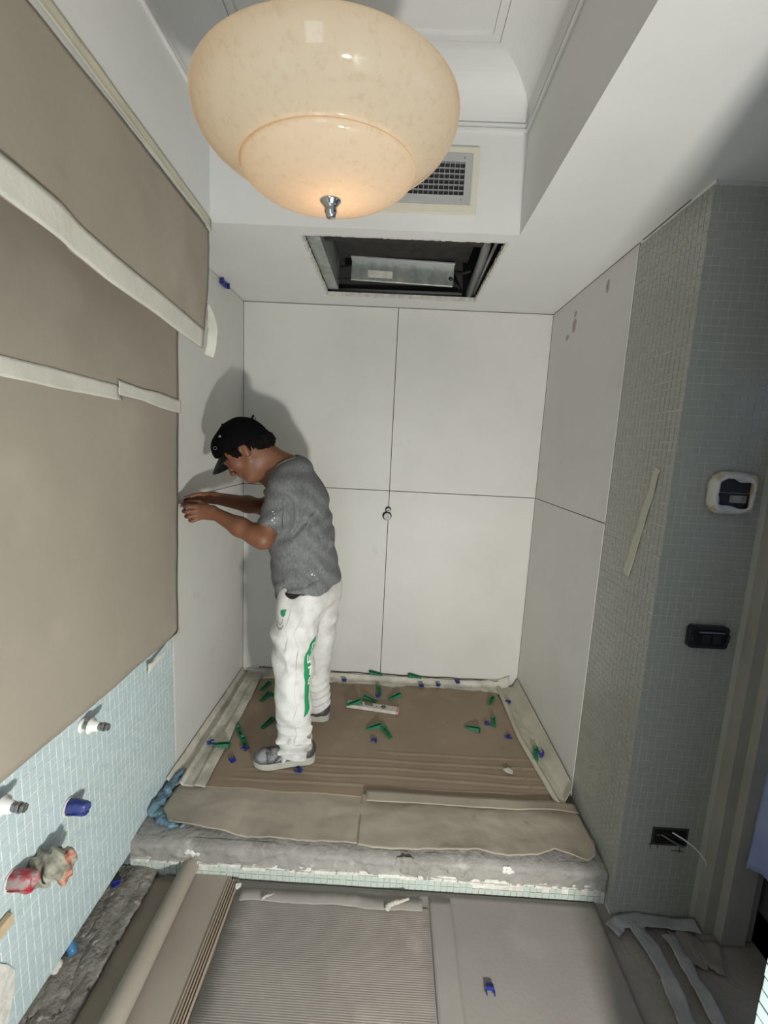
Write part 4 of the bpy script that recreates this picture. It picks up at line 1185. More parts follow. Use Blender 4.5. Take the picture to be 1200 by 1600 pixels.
# crumpled clay-like paper bits on the torn edge
for (x, y, s, lab) in ((0.952, -1.262, 1.0, 'crumpled greyish paper twist lying on the torn cardboard edge'), (0.515, -1.268, 0.45, 'tiny plaster crumb on the torn cardboard edge at left')):
    tag(imesh('paper_twist', [cone((x - 0.02 * s, y - 0.012 * s, ZF + 0.030), (x + 0.012 * s, y + 0.004, ZF + 0.030), 0.008 * s, 0.006 * s, 0.004), cone((x + 0.01 * s, y, ZF + 0.030), (x + 0.05 * s, y + 0.014 * s, ZF + 0.032), 0.006 * s, 0.004 * s, 0.004),
                              ell((x - 0.022 * s, y - 0.018 * s, ZF + 0.028), (0.010 * s, 0.010 * s, 0.007 * s), 0.004)], 0.0022, mat('grey_paper', (0.46, 0.43, 0.38), 0.9), None,
              lambda X, Y, Z: 0.0008 * np.sin(500 * X + 300 * Y)), lab, 'debris')
scrap('white_tile_chip', 'small white chip lying at the head of the stacked card edges', [(0.392, -1.226), (0.412, -1.222), (0.414, -1.236), (0.404, -1.247), (0.396, -1.240)], ZF + 0.022, whitep_m, 'chip')
# loose tapes and film at the right
def tapes(name, lab, pts, width, seed, z=ZF + 0.006, m=None):
    P = [Vector((p[0], p[1], 0)) for p in pts]; n = len(P) - 1
    def fn(u, v):
        i = min(int(u * n), n - 1); q = P[i].lerp(P[i + 1], u * n - i); t_ = (P[i + 1] - P[i]).normalized(); s = Vector((-t_.y, t_.x, 0))
        w2 = width * (1 + 0.3 * fbm(u * 4, seed))
        q = q + s * (v - .5) * w2
        return (q.x, q.y, z + 0.010 + 0.010 * fbm(q.x * 18, q.y * 18, seed) * (0.4 + 0.6 * abs(v - .5) * 2))
    tag(sheet(fn, 50, 8, -0.0008).build(name, m or mat('grey_white_tape', (0.42, 0.43, 0.44), 0.7, (0.34, 0.345, 0.35), 12, bump=0.15), None, smooth=True), lab, 'tape')
tapes('loose_floor_tape', 'left crumpled white tape strip running down the floor under the tiled return wall', [(1.765, -1.262), (1.785, -1.33), (1.79, -1.42), (1.775, -1.52), (1.78, -1.68), (1.80, -1.8)], 0.055, 3)
tapes('loose_floor_tape', 'right crumpled white tape strip on the floor near the door', [(1.862, -1.292), (1.868, -1.36), (1.872, -1.44), (1.868, -1.54), (1.87, -1.70)], 0.040, 9)
tapes('loose_floor_tape', 'wide paper flap with a folded corner on the floor before the door frame', [(1.875, -1.330), (1.94, -1.325), (2.0, -1.355)], 0.10, 14, ZF - 0.002, grey_card)
tapes('bunched_floor_tape', 'bunched greyish tape along the foot of the tiled return wall', [(1.682, -1.292), (1.72, -1.262), (1.80, -1.252), (1.90, -1.256), (1.985, -1.262)], 0.045, 21, ZF + 0.004)

# ================================================================== FITTINGS ON THE RETURN WALL
cp = thing('wall_control_panel', 'black wall controller in a wooden frame wrapped with clear plastic', 'control panel', (1.873, YE, 1.352))
G().box((-0.056, -0.018, -0.050), (0.056, -0.003, 0.055)).build('wooden_box', wood_m, cp, bevel=0.001)
def ring_frame(g, x0, x1, z0, z1, w, y0, y1):
    g.box((x0, y0, z1 - w), (x1, y1, z1)); g.box((x0, y0, z0), (x1, y1, z0 + w)); g.box((x0, y0, z0 + w), (x0 + w, y1, z1 - w)); g.box((x1 - w, y0, z0 + w), (x1, y1, z1 - w))
g = G(); ring_frame(g, -0.056, 0.056, -0.050, 0.055, 0.009, -0.030, -0.018); g.build('wooden_rim', wood_m, cp)
G().box((-0.046, -0.024, 0.006), (0.046, -0.0185, 0.045)).build('black_screen', blackp_m, cp, bevel=0.001)
G().box((-0.046, -0.024, -0.040), (0.046, -0.0185, 0.003)).build('black_keypad', blackp_m, cp, bevel=0.001)
G().box((-0.010, -0.0255, -0.024), (0.038, -0.024, -0.003)).build('grey_label', mat('grey_label', (0.30, 0.30, 0.27), 0.5), cp)
for (x, z) in ((-0.006, -0.008), (-0.006, -0.013), (-0.006, -0.018)): G().box((x, -0.0262, z), (x + 0.002, -0.0254, z + 0.002)).build('printed_dot', blackp_m, cp)
for k in range(3): G().box((0.024, -0.0262, -0.008 - k * 0.005), (0.034, -0.0254, -0.0065 - k * 0.005)).build('printed_line', blackp_m, cp)
def film(u, v):
    a = u * 2 * math.pi
    ri = [(0.040, 0.030), (0.048, 0.046)]
    c, s = math.cos(a), math.sin(a)
    k = 1 / max(abs(c) ** 4 + abs(s) ** 4, 1e-6) ** .25
    inner = (0.048 * c * k, 0.042 * s * k + 0.002); outer = (0.066 * c * min(k, 1.13), 0.064 * s * min(k, 1.12) + 0.003)
    x = inner[0] + (outer[0] - inner[0]) * v; z = inner[1] + (outer[1] - inner[1]) * v
    y = -0.031 - 0.005 * math.sin(v * math.pi) * (1 + .4 * math.sin(5 * a)) + 0.026 * v ** 3 + 0.004 * fbm(c * 4, s * 4, v * 3)
    if v == 0: z += 0.008 * math.sin(3 * a + 1); x += 0.004 * math.sin(4 * a)
    if u > 0.08 and u < 0.14 and v > .6: x += 0.016 * (v - .6) / .4; z += 0.006
    return (x, min(y, -0.003), z)
sheet(film, 60, 10, 0.0006).build('plastic_wrap', film_m, cp, smooth=True)

sb = thing('black_switch_box', 'black rounded plastic switch box on the mosaic under the control panel', 'switch', (1.874, YE, 0.906))
def rrect(w, h, r, n=5):
    P = []
    for cx, cz, a0 in ((w - r, h - r, 0), (-w + r, h - r, 90), (-w + r, -h + r, 180), (w - r, -h + r, 270)):
        for k in range(n + 1):
            a = math.radians(a0 + 90 * k / n); P.append((cx + r * math.cos(a), cz + r * math.sin(a)))
    return P
G().prism(rrect(0.061, 0.036, 0.012), lambda u, v, d: (u, d, v), -0.003, -0.020).build('body', blackp_m, sb, bevel=0.0015)
G().prism(rrect(0.050, 0.026, 0.006), lambda u, v, d: (u, d, v), -0.0203, -0.021).build('recess', mat('matt_black', (0.004, 0.004, 0.004), 0.8), sb)
g = G(); g.box((-0.034, -0.025, 0.016), (0.042, -0.021, 0.0195)); g.build('metal_bar', steel_m, sb)
for x in (-0.024, 0.008): G().box((x, -0.026, -0.018), (x + 0.026, -0.021, 0.012)).build('rocker', blackp_m, sb, bevel=0.002)
for s in (-1, 1): G().box((s * 0.055 - 0.004, -0.026, -0.012), (s * 0.055 + 0.004, -0.020, 0.012)).build('side_lug', blackp_m, sb, bevel=0.001)

so = thing('open_socket_box', 'open dark socket recess with loose wires low on the mosaic', 'socket', (1.866, YE, 0.190))
ring = G(); ring_frame(ring, -0.060, 0.060, -0.033, 0.033, 0.006, -0.0035, 0.0)
ring.build('recess_rim', dark_m, so)
G().box((-0.055, -0.0022, -0.028), (0.055, -0.001, 0.028)).build('dark_recess', mat('matt_black', (0.004, 0.004, 0.004), 0.8), so)
G().box((-0.050, -0.005, -0.020), (0.010, -0.002, 0.020)).build('back_box', blackp_m, so, bevel=0.001)
G().box((-0.046, -0.007, 0.004), (-0.036, -0.005, 0.010)).build('terminal', steel_m, so)
G().tube([(0.005, -0.004, 0.018), (0.030, -0.020, 0.012), (0.055, -0.032, 0.000), (0.080, -0.040, -0.020), (0.098, -0.044, -0.044), (0.103, -0.044, -0.062)], 0.0026, 8).build('white_cable', whitep_m, so, True)
G().tube([(-0.03, -0.004, 0.008), (0.0, -0.012, -0.006), (0.025, -0.012, -0.020), (0.045, -0.010, -0.030)], 0.003, 8).build('grey_wire', prgrey_m, so, True)
G().tube([(-0.02, -0.004, 0.014), (0.01, -0.010, 0.006), (0.04, -0.008, -0.006)], 0.002, 8).build('dark_wire', blackp_m, so, True)
for (x, z, w2, h2) in ((-0.060, -0.050, .002, .02), (-0.036, -0.048, .002, .014), (0.038, -0.060, .002, .028), (0.012, -0.053, .04, .002), (-0.066, -0.0335, .1, .002)):
    G().box((x, -0.0032, z), (x + w2, -0.0022, z + h2)).build('scored_line', dark_m, so)

# masking tape strip on right-wall mosaic
def rt(u, v):
    z = 1.415 - u * 0.375; y = -1.150 + u * 0.105 + (v - .5) * (0.030 + 0.02 * u)
    return (W - 0.0005 - 0.0008 * math.sin(u * 20), y + 0.004 * fbm(u * 6, v), z + (v - .5) * 0.012)
tag(sheet(lambda u, v: rt(u, 1 - v), 30, 4, 0.0006).build('masking_tape', mat('yellowish_tape', (0.52, 0.51, 0.42), 0.7), None, smooth=True), 'slanting masking tape strip on the narrow mosaic of the right wall', 'tape')
# brown glue smears on the right panels
sm = mat('brown_smear', (0.33, 0.27, 0.22), 0.7, (0.45, 0.40, 0.35), 60, (0.4, 0.6))
for (y, z, ry, rz, lab) in ((-0.322, 2.060, 0.024, 0.034, 'brown glue smear near the top of the right panel, larger one'), (-0.322, 2.108, 0.016, 0.014, 'small brown glue dot above the larger smear on the right panel'),
                            (-0.640, 2.125, 0.015, 0.026, 'thin brown glue smear near the mosaic on the top right panel'), (-0.245, 2.02, 0.020, 0.012, 'faint brown mark near the back corner of the right panel')):
    tag(sheet(lambda u, v: (W - 0.0003 - 0.0006 * (1 - v), y + v * ry * math.cos(u * 6.283) * (1 + .4 * fbm(math.cos(u * 6.28) * 2, y * 9)), z + v * rz * math.sin(u * 6.283) * (1 + .3 * fbm(math.sin(u * 6.28) * 2, z * 9))), 20, 3, 0.0005).build('glue_smear', sm, None, smooth=True), lab, 'stain')

# ================================================================== DOOR AT THE RIGHT
frame_m = mat('beige_door_frame', (0.36, 0.355, 0.32), 0.5, (0.30, 0.295, 0.27), 5)
dj = G(); dj.box((XR, YE - 0.045, ZF), (XR + 0.035, YE, H)); dj.box((XR + 0.035, YE - 0.078, ZF), (XR + 0.115, YE, H)); dj.box((XR + 0.115, YE - 0.06, ZF), (XR + 0.15, YE, H))
structure('door_1', dj, frame_m)
dd = G(); 
dd.box((XR + 0.155, -2.0, ZF), (XR + 0.195, YE, ZF + 0.12)); dd.box((XR + 0.155, -2.0, 2.0), (XR + 0.195, YE, H)); dd.box((XR + 0.155, -1.38, ZF), (XR + 0.195, YE, H)); dd.box((XR + 0.155, -2.0, ZF), (XR + 0.195, -1.90, H))
d2 = structure('door_2', dd, mat('dark_door_metal', (0.06, 0.07, 0.075), 0.4))
G().box((XR + 0.172, -1.90, ZF + 0.12), (XR + 0.176, -1.38, 2.0)).build('glass_pane', mat('grey_glass', (0.35, 0.40, 0.45), 0.1, trans=0.9), d2)
def bfilm(u, v):
    z = 1.40 - u * 1.22; y = YE - 0.085 - 0.25 * v - 0.01 * math.sin(u * 7)
    x = XR + 0.165 - 0.10 * u * (1 - v) - 0.02 * math.sin(v * 9 + u * 2) * .5 + 0.006 * fbm(u * 6, v * 8)
    return (x, y, z + 0.02 * fbm(v * 5, 1.0) * u)
tag(sheet(lambda u, v: bfilm(u, 1 - v), 50, 30, 0.0006).build('blue_plastic_sheeting', bluefilm_m, None, smooth=True), 'blue translucent plastic sheeting hanging beside the door frame', 'plastic sheet')

# ================================================================== THE WORKMAN
man = thing('person', 'workman in black cap, grey T-shirt and white trousers bending to the left wall', 'person', (0.47, -0.62, 0.010))
MO = np.array((0.47, -0.62, 0.010))
HC = np.array((0.226, -0.700, 1.414))
hf = np.array((-0.68, -0.03, -0.73)); hf /= np.linalg.norm(hf)
hs = np.array((0.02, -1.0, 0.02)); hs -= hf * (hs @ hf); hs /= np.linalg.norm(hs)      # his left, towards the camera
hu = np.cross(hs, hf); hu = hu if hu[2] > 0 else -hu
HR = np.array([hf, hs, hu])
def hp(f_, s_, u_): return HC + hf * f_ + hs * s_ + hu * u_
def hell(f_, s_, u_, rf, rs, ru, k=0.015, **kw): return ell(hp(f_, s_, u_), (rf, rs, ru), k, rot=HR, **kw)
def hcone(a, b, ra, rb, k=0.01, **kw): return cone(hp(*a), hp(*b), ra, rb, k, **kw)
body = [
    # skull and face
    hell(-0.005, 0, 0.0, 0.098, 0.076, 0.090, 0.01), hell(0.035, 0, -0.055, 0.052, 0.058, 0.075, 0.03), hell(0.045, 0, -0.005, 0.050, 0.060, 0.05, 0.02),
    hcone((0.060, 0.012, -0.122), (0.060, -0.012, -0.122), 0.021, 0.021, 0.02),
    hcone((0.058, 0.01, -0.120), (0.002, 0.048, -0.080), 0.016, 0.015, 0.035), hcone((0.058, -0.01, -0.120), (0.002, -0.048, -0.080), 0.016, 0.015, 0.035),
    hell(0.056, 0.042, -0.050, 0.024, 0.022, 0.022, 0.02), hell(0.056, -0.042, -0.050, 0.024, 0.022, 0.022, 0.02),
    hcone((0.086, 0.034, -0.004), (0.094, 0.006, -0.006), 0.008, 0.008, 0.01), hcone((0.086, -0.034, -0.004), (0.094, -0.006, -0.006), 0.008, 0.008, 0.01),
    hell(0.098, 0.031, -0.024, 0.016, 0.017, 0.011, 0.012, sub=True), hell(0.098, -0.031, -0.024, 0.016, 0.017, 0.011, 0.012, sub=True),
    hcone((0.090, 0, -0.020), (0.110, 0, -0.056), 0.007, 0.0105, 0.010), hell(0.104, 0.010, -0.059, 0.009, 0.008, 0.008, 0.006), hell(0.104, -0.010, -0.059, 0.009, 0.008, 0.008, 0.006),
    hell(0.080, 0, -0.083, 0.018, 0.026, 0.018, 0.012),
    hell(0.0905, 0, -0.0795, 0.009, 0.022, 0.0055, 0.004), hell(0.088, 0, -0.0925, 0.0095, 0.019, 0.0062, 0.004),
    hell(0.101, 0, -0.0858, 0.011, 0.021, 0.0015, 0.002, sub=True),
    # ears
    hell(-0.012, 0.074, -0.040, 0.017, 0.008, 0.030, 0.006), hell(-0.012, -0.074, -0.040, 0.017, 0.008, 0.030, 0.006), hell(-0.016, 0.080, -0.034, 0.019, 0.006, 0.022, 0.004),
    hell(-0.008, 0.086, -0.040, 0.008, 0.006, 0.016, 0.004, sub=True),
    # neck
    cone(hp(-0.035, 0, -0.045), (0.420, -0.660, 1.315), 0.056, 0.062, 0.03), cone(hp(-0.005, 0, -0.075), (0.385, -0.665, 1.265), 0.046, 0.060, 0.03),
    # trunk
    cone((0.425, -0.65, 1.295), (0.47, -0.64, 1.15), 0.075, 0.100, 0.05, scale=(1, 1.5, 1)), cone((0.47, -0.64, 1.12), (0.51, -0.64, 0.86), 0.100, 0.110, 0.05, scale=(1, 1.35, 1)),
    cone((0.42, -0.76, 1.255), (0.40, -0.52, 1.245), 0.050, 0.050, 0.04),
    # near arm
    cone((0.430, -0.795, 1.225), (0.372, -0.860, 1.058), 0.052, 0.040, 0.03), cone((0.372, -0.860, 1.058), (0.34, -0.862, 1.072), 0.038, 0.040, 0.02),
    cone((0.366, -0.860, 1.060), (0.275, -0.850, 1.098), 0.037, 0.038, 0.02), cone((0.275, -0.850, 1.098), (0.165, -0.834, 1.146), 0.037, 0.0245, 0.02),
    # far arm
    cone((0.385, -0.50, 1.225), (0.275, -0.50, 1.128), 0.050, 0.040, 0.03), cone((0.275, -0.50, 1.128), (0.215, -0.575, 1.150), 0.038, 0.037, 0.02), cone((0.215, -0.575, 1.150), (0.115, -0.712, 1.190), 0.037, 0.0245, 0.02),
    # legs under the trousers
    cone((0.51, -0.72, 0.80), (0.485, -0.785, 0.476), 0.078, 0.052, 0.03), cone((0.485, -0.785, 0.476), (0.515, -0.775, 0.10), 0.050, 0.034, 0.02),
    cone((0.54, -0.55, 0.80), (0.52, -0.48, 0.44), 0.078, 0.052, 0.03), cone((0.52, -0.48, 0.44), (0.535, -0.435, 0.10), 0.050, 0.034, 0.02),
    # near hand: palm, four curled fingers and thumb
    cone((0.158, -0.833, 1.149), (0.105, -0.836, 1.156), 0.021, 0.018, 0.012, scale=(1, 1, 1.35)), cone((0.150, -0.836, 1.140), (0.100, -0.842, 1.135), 0.017, 0.015, 0.012, scale=(1, 1, 1.25)),
    cone((0.100, -0.846, 1.170), (0.070, -0.855, 1.170), 0.0098, 0.0088, 0.004), cone((0.070, -0.855, 1.170), (0.050, -0.842, 1.170), 0.0086, 0.0078, 0.003), cone((0.050, -0.842, 1.170), (0.036, -0.824, 1.174), 0.0078, 0.0068, 0.003),
    cone((0.100, -0.850, 1.154), (0.070, -0.862, 1.150), 0.0100, 0.0090, 0.004), cone((0.070, -0.862, 1.150), (0.051, -0.848, 1.148), 0.0088, 0.0080, 0.003), cone((0.051, -0.848, 1.148), (0.044, -0.826, 1.152), 0.0080, 0.0070, 0.003),
    cone((0.102, -0.850, 1.137), (0.077, -0.862, 1.130), 0.0096, 0.0088, 0.004), cone((0.077, -0.862, 1.130), (0.060, -0.848, 1.128), 0.0086, 0.0078, 0.003), cone((0.060, -0.848, 1.128), (0.056, -0.828, 1.133), 0.0078, 0.0068, 0.003),
    cone((0.108, -0.846, 1.122), (0.087, -0.856, 1.113), 0.0086, 0.0078, 0.004), cone((0.087, -0.856, 1.113), (0.073, -0.844, 1.112), 0.0076, 0.0068, 0.003), cone((0.073, -0.844, 1.112), (0.070, -0.828, 1.117), 0.0068, 0.006, 0.003),
    cone((0.138, -0.822, 1.164), (0.100, -0.818, 1.184), 0.014, 0.0105, 0.008), cone((0.100, -0.818, 1.184), (0.066, -0.816, 1.184), 0.0102, 0.0088, 0.003), cone((0.066, -0.816, 1.184), (0.042, -0.815, 1.180), 0.0088, 0.0072, 0.003),
    # far hand
    cone((0.115, -0.712, 1.190), (0.088, -0.752, 1.192), 0.021, 0.019, 0.012, scale=(1, 1, 1.2)),
    cone((0.082, -0.764, 1.205), (0.062, -0.788, 1.206), 0.0092, 0.0082, 0.003), cone((0.062, -0.788, 1.206), (0.034, -0.802, 1.196), 0.0080, 0.0068, 0.003),
    cone((0.074, -0.758, 1.192), (0.050, -0.780, 1.192), 0.0094, 0.0084, 0.003), cone((0.050, -0.780, 1.192), (0.028, -0.800, 1.186), 0.0082, 0.0068, 0.003),
    cone((0.072, -0.752, 1.178), (0.050, -0.770, 1.176), 0.0090, 0.0080, 0.003), cone((0.050, -0.770, 1.176), (0.034, -0.788, 1.174), 0.0078, 0.0066, 0.003),
    cone((0.076, -0.744, 1.166), (0.056, -0.760, 1.162), 0.0080, 0.0072, 0.003), cone((0.056, -0.760, 1.162), (0.044, -0.774, 1.162), 0.0068, 0.006, 0.003),
    cone((0.108, -0.738, 1.206), (0.086, -0.775, 1.212), 0.0120, 0.0095, 0.006), cone((0.086, -0.775, 1.212), (0.058, -0.800, 1.204), 0.0092, 0.0076, 0.003),
]
bd = imesh('body', body, 0.0038, skin_m, man, None, MO)
eye_m = mat('eye', (0.45, 0.42, 0.38), 0.35); iris_m = mat('iris', (0.02, 0.01, 0.006), 0.2)
for s in (-1, 1):
    bm = bmesh.new(); bmesh.ops.create_uvsphere(bm, u_segments=16, v_segments=12, radius=0.0105)
    me = bpy.data.meshes.new('eyeball'); bm.to_mesh(me); bm.free(); o = link('eyeball', me, eye_m, man, True); o.location = Vector(hp(0.0755, 0.031 * s, -0.024) - MO)
    bm = bmesh.new(); bmesh.ops.create_uvsphere(bm, u_segments=12, v_segments=8, radius=0.005)
    me = bpy.data.meshes.new('iris'); bm.to_mesh(me); bm.free(); o = link('iris', me, iris_m, man, True); o.location = Vector(hp(0.0810, 0.031 * s, -0.028) - MO)
    imesh('eyelid', [hcone((0.0820, 0.020 * s, -0.022), (0.0845, 0.031 * s, -0.0205), 0.0042, 0.0052, 0.003), hcone((0.0845, 0.031 * s, -0.0205), (0.0770, 0.043 * s, -0.024), 0.0052, 0.0040, 0.003)], 0.0016, skin_m, man, None, MO)
    imesh('eyebrow', [hcone((0.0950, 0.014 * s, -0.004), (0.0945, 0.032 * s, 0.001), 0.0030, 0.0032, 0.002), hcone((0.0945, 0.032 * s, 0.001), (0.084, 0.047 * s, -0.005), 0.0032, 0.002, 0.002)], 0.0014, hair_m, man, None, MO)
# hair
hd = lambda X, Y, Z: 0.0022 * np.sin(330 * X + 190 * Z + 4 * np.sin(90 * Y)) + 0.002 * np.sin(260 * Y + 150 * Z)
hair = [hell(-0.012, 0, 0.004, 0.104, 0.084, 0.096, 0.01), hell(-0.075, 0, -0.045, 0.050, 0.070, 0.050, 0.02), hell(-0.098, 0, -0.060, 0.030, 0.052, 0.030, 0.02),
        hell(0.030, 0.068, -0.012, 0.026, 0.012, 0.030, 0.01), hell(0.030, -0.068, -0.012, 0.026, 0.012, 0.030, 0.01),
        dict(half(hp(0.045, 0, 0.0), tuple(hf - 0.35 * hu)), k=0.006),
        dict(half(hp(0.0, 0, -0.055), tuple(-hu * 1.0 + hf * 0.5)), k=0.006)]
hair_o = imesh('hair', hair, 0.0032, hair_m, man, hd, MO)
for k in range(16):       # short tufts at nape and temple strands
    a = rng.uniform(-1, 1); p0 = np.array(hp(-0.115 + 0.008 * abs(a), 0.045 * a, -0.055 + rng.uniform(-.02, .03)))
    g = G().tube([Vector(p0 - MO), Vector(p0 - MO + np.array((0.010, -0.002 * a, 0.004))), Vector(p0 - MO + np.array((0.018, -0.004 * a, rng.uniform(-.004, .010))))], [0.004, 0.003, 0.0006], 5)
    g.build('hair_tuft', hair_m, man, True)
for k in range(5):
    G().tube([Vector(hp(0.055 + 0.006 * k, 0.066 - 0.003 * k, 0.020) - MO), Vector(hp(0.062 + 0.004 * k, 0.068 - 0.004 * k, -0.005) - MO), Vector(hp(0.060 + 0.003 * k, 0.066 - 0.004 * k, -0.022 - 0.003 * (k % 2)) - MO)], [0.002, 0.0014, 0.0004], 5).build('hair_strand', hair_m, man, True)
# cap
cap = imesh('cap', [hell(-0.012, 0, 0.006, 0.113, 0.093, 0.104, 0.01), hell(-0.075, 0, -0.020, 0.050, 0.078, 0.052, 0.02), hell(0.040, 0, 0.030, 0.072, 0.078, 0.068, 0.02),
                    dict(half(hp(0.075, 0, 0.018), tuple(-hu * 1.0 + hf * 0.40)), k=0.004)], 0.0035, cap_m, man, lambda X, Y, Z: 0.0008 * np.sin(90 * X + 40 * Z), MO)
def brim(u, v):
    a = (u - .5) * 1.9
    r0 = 0.086; r1 = 0.090 + 0.064 * max(0.0, math.cos(a * 1.62)) ** 0.6
    rr = r0 + (r1 - r0) * v
    f_ = 0.012 + rr * math.cos(a) * 1.0; s_ = rr * math.sin(a) * 0.86
    u_ = 0.020 - 0.016 * v - 0.20 * (s_ * s_) / 0.09 - 0.01 * v * v
    return Vector(hp(f_, s_, u_) - MO)
sheet(brim, 30, 12, 0.0035).build('cap_brim', capside_m, cap, smooth=True)
def band(u, v):
    a = math.radians(60) + u * math.radians(240)
    return Vector(hp(-0.010 + 0.114 * math.cos(a), 0.093 * math.sin(a), 0.012 - 0.30 * (0.114 * math.cos(a) - 0.085) * 1.0 - 0.004 + v * 0.016) - MO)
G().tube([Vector(hp(0.012, 0.0915, 0.062) - MO), Vector(hp(0.012, 0.0885 + 0.0055, 0.063) - MO)], 0.0055, 14).build('eyelet', steel_m, cap, True)
tr_ = G()
for k in range(14):
    a = 2 * math.pi * k / 13
    tr_.tube([Vector(hp(0.062 + 0.0065 * math.cos(a), 0.0815, 0.046 + 0.0065 * math.sin(a)) - MO), Vector(hp(0.062 + 0.0065 * math.cos(a + .5), 0.0815, 0.046 + 0.0065 * math.sin(a + .5)) - MO)], 0.0009, 5)
tr_.build('cap_badge_ring', steel_m, cap, True)
G().box((-.005, -.004, -.005), (.005, .004, .005)).build('cap_button', cap_m, cap, bevel=0.002).location = Vector(hp(-0.01, 0, 0.113) - MO)
G().tube([Vector(hp(-0.10, 0.02, 0.035) - MO), Vector(hp(-0.135, 0.018, 0.045) - MO), Vector(hp(-0.128, 0.012, 0.028) - MO)], [0.006, 0.005, 0.002], 6).build('cap_strap_end', cap_m, cap, True)

# T-shirt
def fold_disp(X, Y, Z):
    d = 0.0060 * np.sin(38 * Z + 22 * X + 2.2 * np.sin(9 * Z + 7 * X) + 3 * np.sin(8 * Y)) * np.clip((1.02 - Z) * 4, 0.15, 1)
    d = d + 0.0042 * np.sin(55 * X - 42 * Z + 3 * np.sin(14 * Z)) * np.exp(-((Z - 1.09) / 0.10) ** 2)
    d = d + 0.0020 * np.sin(95 * Z + 60 * X + 4 * np.sin(21 * X))
    return d
nck = (0.388, -0.662, 1.338); nn = (-0.72, -0.03, 0.69)
se_p, se_n = (0.415, -0.86, 1.105), (-0.33, -0.10, -0.94)
fe_p, fe_n = (0.315, -0.50, 1.155), (-0.75, 0.0, -0.66)
shirt = [
    cone((0.442, -0.645, 1.305), (0.470, -0.64, 1.19), 0.086, 0.112, 0.05, scale=(1, 1.45, 1)),
    cone((0.470, -0.64, 1.19), (0.478, -0.64, 1.04), 0.112, 0.135, 0.05, scale=(1, 1.35, 1)),
    cone((0.478, -0.64, 1.04), (0.505, -0.645, 0.865), 0.135, 0.140, 0.05, scale=(1, 1.2, 1)),
    cone((0.505, -0.645, 0.865), (0.515, -0.648, 0.74), 0.141, 0.147, 0.04, scale=(1, 1.2, 1)),
    cone((0.425, -0.765, 1.262), (0.400, -0.520, 1.250), 0.062, 0.058, 0.05),
    cone((0.437, -0.790, 1.225), (0.405, -0.868, 1.06), 0.068, 0.072, 0.035, clip=[(se_p, se_n)]),
    cone((0.395, -0.505, 1.235), (0.29, -0.495, 1.14), 0.064, 0.066, 0.035, clip=[(fe_p, fe_n)]),
    # folds
    cone((0.60, -0.74, 0.94), (0.46, -0.812, 0.865), 0.010, 0.012, 0.02), cone((0.46, -0.808, 0.865), (0.41, -0.775, 0.84), 0.011, 0.008, 0.02),
    cone((0.63, -0.70, 1.02), (0.55, -0.80, 0.92), 0.008, 0.010, 0.02), cone((0.50, -0.82, 1.06), (0.56, -0.79, 1.15), 0.007, 0.006, 0.02),
    # creases pressed into the cloth
    cone((0.40, -0.782, 0.80), (0.46, -0.822, 0.845), 0.012, 0.012, 0.008, sub=True), cone((0.46, -0.822, 0.845), (0.54, -0.824, 0.862), 0.012, 0.010, 0.008, sub=True), cone((0.54, -0.824, 0.862), (0.63, -0.772, 0.905), 0.010, 0.008, 0.008, sub=True),
    cone((0.455, -0.868, 1.262), (0.500, -0.842, 1.205), 0.009, 0.010, 0.008, sub=True), cone((0.500, -0.842, 1.205), (0.502, -0.838, 1.13), 0.010, 0.011, 0.008, sub=True), cone((0.502, -0.838, 1.13), (0.475, -0.842, 1.085), 0.011, 0.010, 0.008, sub=True),
    cone((0.56, -0.815, 1.02), (0.63, -0.74, 1.10), 0.008, 0.007, 0.01, sub=True), cone((0.52, -0.828, 0.95), (0.62, -0.775, 1.00), 0.008, 0.007, 0.01, sub=True),
    half((0.50, -0.64, 0.790), (0.25, 0.0, -0.97), 0.004),
    # neckline bowl
    cone((0.396, -0.662, 1.352), (0.30, -0.69, 1.455), 0.073, 0.085, 0.006, sub=True), dict(half(nck, nn), k=0.006),
]
sh = imesh('t_shirt', shirt, 0.0042, shirt_m, man, fold_disp, MO)
# seams of sleeve and hem as thin ribs hugging the shirt
def to_bvh(ob):
    me = ob.data
    V = [v.co.copy() for v in me.vertices]; P = [tuple(p.vertices) for p in me.polygons]
    return BVHTree.FromPolygons(V, P)
sb_t = to_bvh(sh)
def hug(path, bvh, r, name, m, parent, off=0.0, n=6):
    pts = []
    for p in path:
        q = bvh.find_nearest(Vector(p) - Vector(MO))
        if q[0] is not None: pts.append(q[0] + q[1] * off)
    if len(pts) > 1: G().tube(pts, r, n).build(name, m, parent, True)
dshirt = mat('dark_grey_cotton', (0.085, 0.088, 0.09), 0.9)
hug([(0.340 + 0.135 * k / 14, -0.95, 1.145 - 0.042 * k / 14) for k in range(15)], sb_t, 0.0012, 'sleeve_seam', dshirt, sh)
hug([(0.36 + 0.285 * k / 24, -0.95, 0.772 + 0.072 * k / 24) for k in range(25)], sb_t, 0.0012, 'hem_seam', dshirt, sh)
hug([(0.470 + 0.03 * math.sin(k / 14 * 2.6), -0.95, 1.265 - 0.185 * k / 14) for k in range(15)], sb_t, 0.0011, 'shoulder_seam', dshirt, sh)
nb = []
ax_ = np.array(nn) / np.linalg.norm(nn); e1 = np.cross(ax_, (0, 1, 0)); e1 /= np.linalg.norm(e1); e2 = np.cross(ax_, e1)
for k in range(33):
    a = 2 * math.pi * k / 32
    p = np.array(nck) + e1 * 0.085 * math.cos(a) + e2 * 0.092 * math.sin(a)
    q = sb_t.find_nearest(Vector(p - MO)); nb.append(q[0])
G().tube(nb, 0.0045, 8).build('neck_rib', shirt_m, sh, True)
